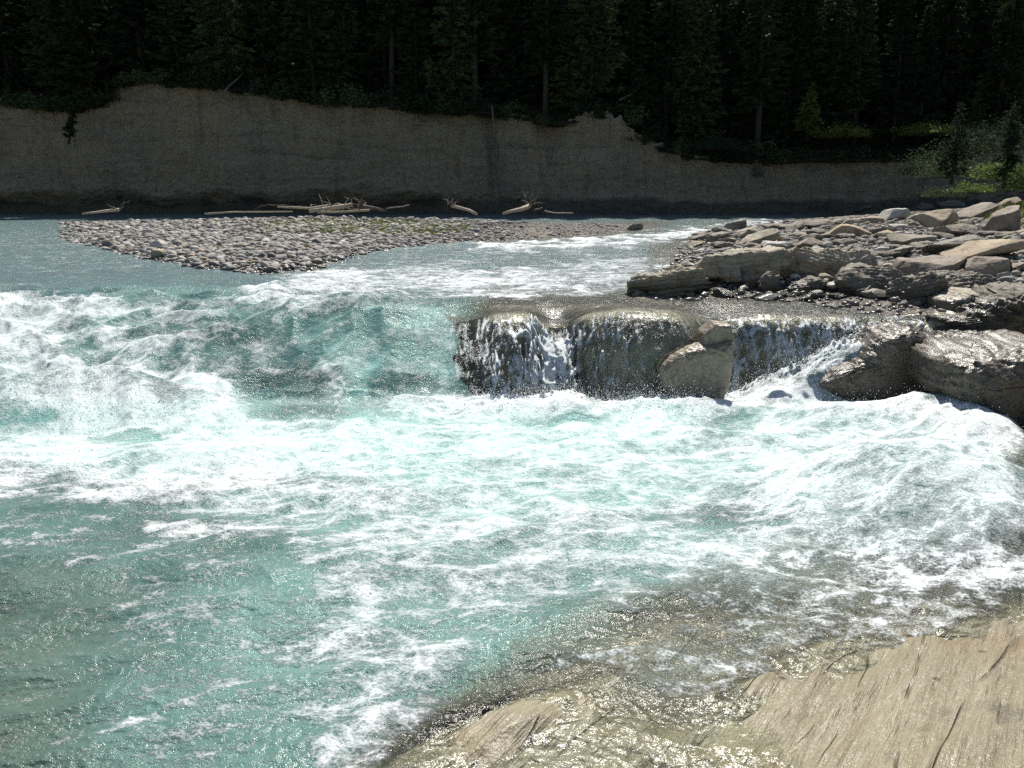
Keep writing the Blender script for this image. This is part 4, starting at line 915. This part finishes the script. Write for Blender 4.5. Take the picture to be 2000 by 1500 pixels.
one_leafy(1475, 345, 60.6, .55, 1.1, 700, .07, 'wood_dark', 'dark root mass dangling on the low right part of the cliff', seed=90)
one_conifer(1962, 345, 34, 2.9, .62, 'thin young spruce with green tiers at the right edge', 81)
one_conifer(1860, 340, 42, 3.4, .9, 'dim young spruce left of the bright one on the slope', 82)
one_conifer(1578, 262, 63, 3.6, 1.1, 'little pale spruce standing alone at the forest edge', 83, 'grass', tw=.3)
one_conifer(136, 268, 60.4, 2.4, .45, 'small spruce hanging down the left part of the cliff', 84, lean=(0, .28), name='hanging_spruce')
one_conifer(1900, 265, 58, 3.0, .8, 'bushy young spruce behind the green rim at right', 85)
# grass: bar and right bank
def grass_patch(name, X, Y, Z, hgt, seed, mat, label):
    rr_ = np.random.default_rng(seed); n = len(X); d = rr_.normal(0, .35, (n, 3)); d[:, 2] = 1; d /= np.linalg.norm(d, axis=1)[:, None]
    V, F = blades(np.stack([X, Y, Z], 1), d, hgt * rr_.uniform(.5, 1.4, n), np.full(n, .012) * (Y / 18), rr_)
    tag(obj(name, mesh_np(name, V, F, M[mat], False)), label, 'grass', None, 'stuff')
gr = np.random.default_rng(31); X = gr.uniform(-10.5, -1.5, 14000); Y = gr.uniform(28.5, 36.5, 14000)
q = (np.abs(fbm2(X * .8, Y * .8, 3)) > .08) & (((X + 6) / 4.4) ** 2 + ((Y - 33) / 3.6) ** 2 < 1) & (gr.random(14000) < .8); X, Y = X[q], Y[q]
grass_patch('bar_grass', X, Y, bed(X, Y), .13, 32, 'grass', 'sparse green grass along the crest of the gravel bar')
X = gr.uniform(9, 32, 60000); Y = gr.uniform(17, 46, 60000); D_ = polydist(X, Y, SHOREU)
q = (D_ > 10.5 + 2.5 * fbm2(X * .4, Y * .4, 3)); X, Y = X[q], Y[q]
grass_patch('bank_grass', X, Y, bed(X, Y), .28, 33, 'grass', 'green grass and low plants covering the slope at the right edge')

# ------------------------------------------------------------------ driftwood
def log(name, label, pts, rad, mat='wood', jag=.05, roots=0, seed=0, branches=0, up=0):
    """pts are (px, py, Y): a log through those places; its thin branches stay on the same mesh"""
    P = [np.array(at_Y(*p)) for p in pts]; P2 = []
    for a, b in zip(P[:-1], P[1:]): P2 += [a + (b - a) * t for t in (0, .33, .66)]
    P2.append(P[-1]); rr_ = np.random.default_rng(seed); k = len(P2)
    P2 = [p + rr_.normal(0, .03, 3) for p in P2]
    r0, r1 = rad[0] * .8, rad[1] * .8; body = tube(P2, np.linspace(r0, r1, k), 9, jag, seed)
    e = empty(name, tuple(P2[0])); tag(e, label, 'driftwood')
    V, F = body; o = obj('stem', mesh_np('stem', V - P2[0], F, M[mat]), e)
    for kind, n, c0 in (('root', roots, P2[0]), ('branch', branches, None)):
        parts = []
        for q in range(n):
            c = c0 if c0 is not None else P2[rr_.integers(1, k)]
            d = rr_.normal(size=3); d[2] = abs(d[2]) * (.9 if kind == 'root' else .45); d /= np.linalg.norm(d); L = rr_.uniform(.25, .85) * (1 if kind == 'root' else .8)
            m1 = c + d * L * .5 + rr_.normal(0, .08, 3); m2 = c + d * L + rr_.normal(0, .14, 3); w = r0 * .45 if kind == 'root' else .025
            parts.append(tube([c, m1, m2], [w, w * .6, w * .15], 5, .1, q))
        if parts:
            V, F = join(parts); nm = 'root_wad' if kind == 'root' else 'branches'
            obj(nm, mesh_np(nm, V - P2[0], F, M['wood_dark' if kind == 'root' else mat]), e)
    return e
log('driftwood_log', 'pale log with a dark root end at the left end of the gravel bar', [(232, 410, 41), (160, 418, 40)], (.10, .05), roots=8, seed=1)
log('driftwood_log', 'long flat pale pole lying left of the driftwood pile', [(400, 417, 37), (572, 413, 37)], (.05, .035), seed=2)
log('driftwood_log', 'thick pale log on top of the driftwood pile', [(602, 413, 36), (684, 400, 36.5)], (.10, .13), seed=3, branches=5)
log('driftwood_log', 'straight pale pole pointing left out of the driftwood pile', [(543, 406, 36.6), (640, 404, 36.8)], (.045, .08), seed=4, branches=3)
log('driftwood_log', 'thin dark curved branch arching left from the driftwood pile', [(498, 409, 36.9), (515, 400, 36.9), (545, 399, 36.9), (590, 403, 37)], (.012, .035), 'wood_dark', seed=5)
log('driftwood_log', 'short tilted stick poking up at the right of the driftwood pile', [(650, 396, 36.4), (680, 405, 36.4)], (.03, .05), seed=6, branches=6)
log('driftwood_log', 'low pale log under the dark roots at the pile', [(620, 414, 36), (722, 411, 36)], (.07, .06), seed=7)
log('driftwood_log', 'dark uprooted root mass at the right end of the driftwood pile', [(706, 402, 36.8), (752, 412, 36.6)], (.16, .05), 'wood_dark', roots=14, seed=8)
log('driftwood_log', 'small grey stick lying right of the dark root mass', [(755, 405, 37.5), (800, 402, 37.5)], (.03, .03), seed=9)
log('driftwood_log', 'pale log sloping down to the right from dark roots mid bar', [(884, 401, 36), (932, 417, 35)], (.09, .07), roots=9, seed=10)
log('driftwood_log', 'thick bright log with upturned roots right of mid bar', [(1034, 404, 35.5), (985, 417, 34.6)], (.13, .07), roots=9, seed=11)
log('driftwood_log', 'thin pale pole at the right end of the gravel bar', [(1064, 413, 36), (1118, 417, 35.6)], (.035, .03), seed=12)
log('driftwood_log', 'short dark limb beside the bright rooted log', [(1040, 412, 35.4), (1058, 405, 35.6)], (.05, .03), 'wood_dark', seed=13)
log('dead_trunk', 'dark dead trunk leaning over the cliff rim left of centre', [(434, 185, 60.8), (476, 142, 63)], (.09, .07), 'wood_dark', seed=14)
log('dead_trunk', 'long thin dark pole standing against the middle of the cliff', [(980, 402, 59.8), (968, 300, 60.6), (960, 205, 61.8)], (.13, .08), 'wood_dark', seed=15)
log('dead_trunk', 'fallen grey trunk slanting through the dark forest', [(1210, 196, 64), (1255, 170, 66)], (.10, .08), 'wood_dark', seed=16)
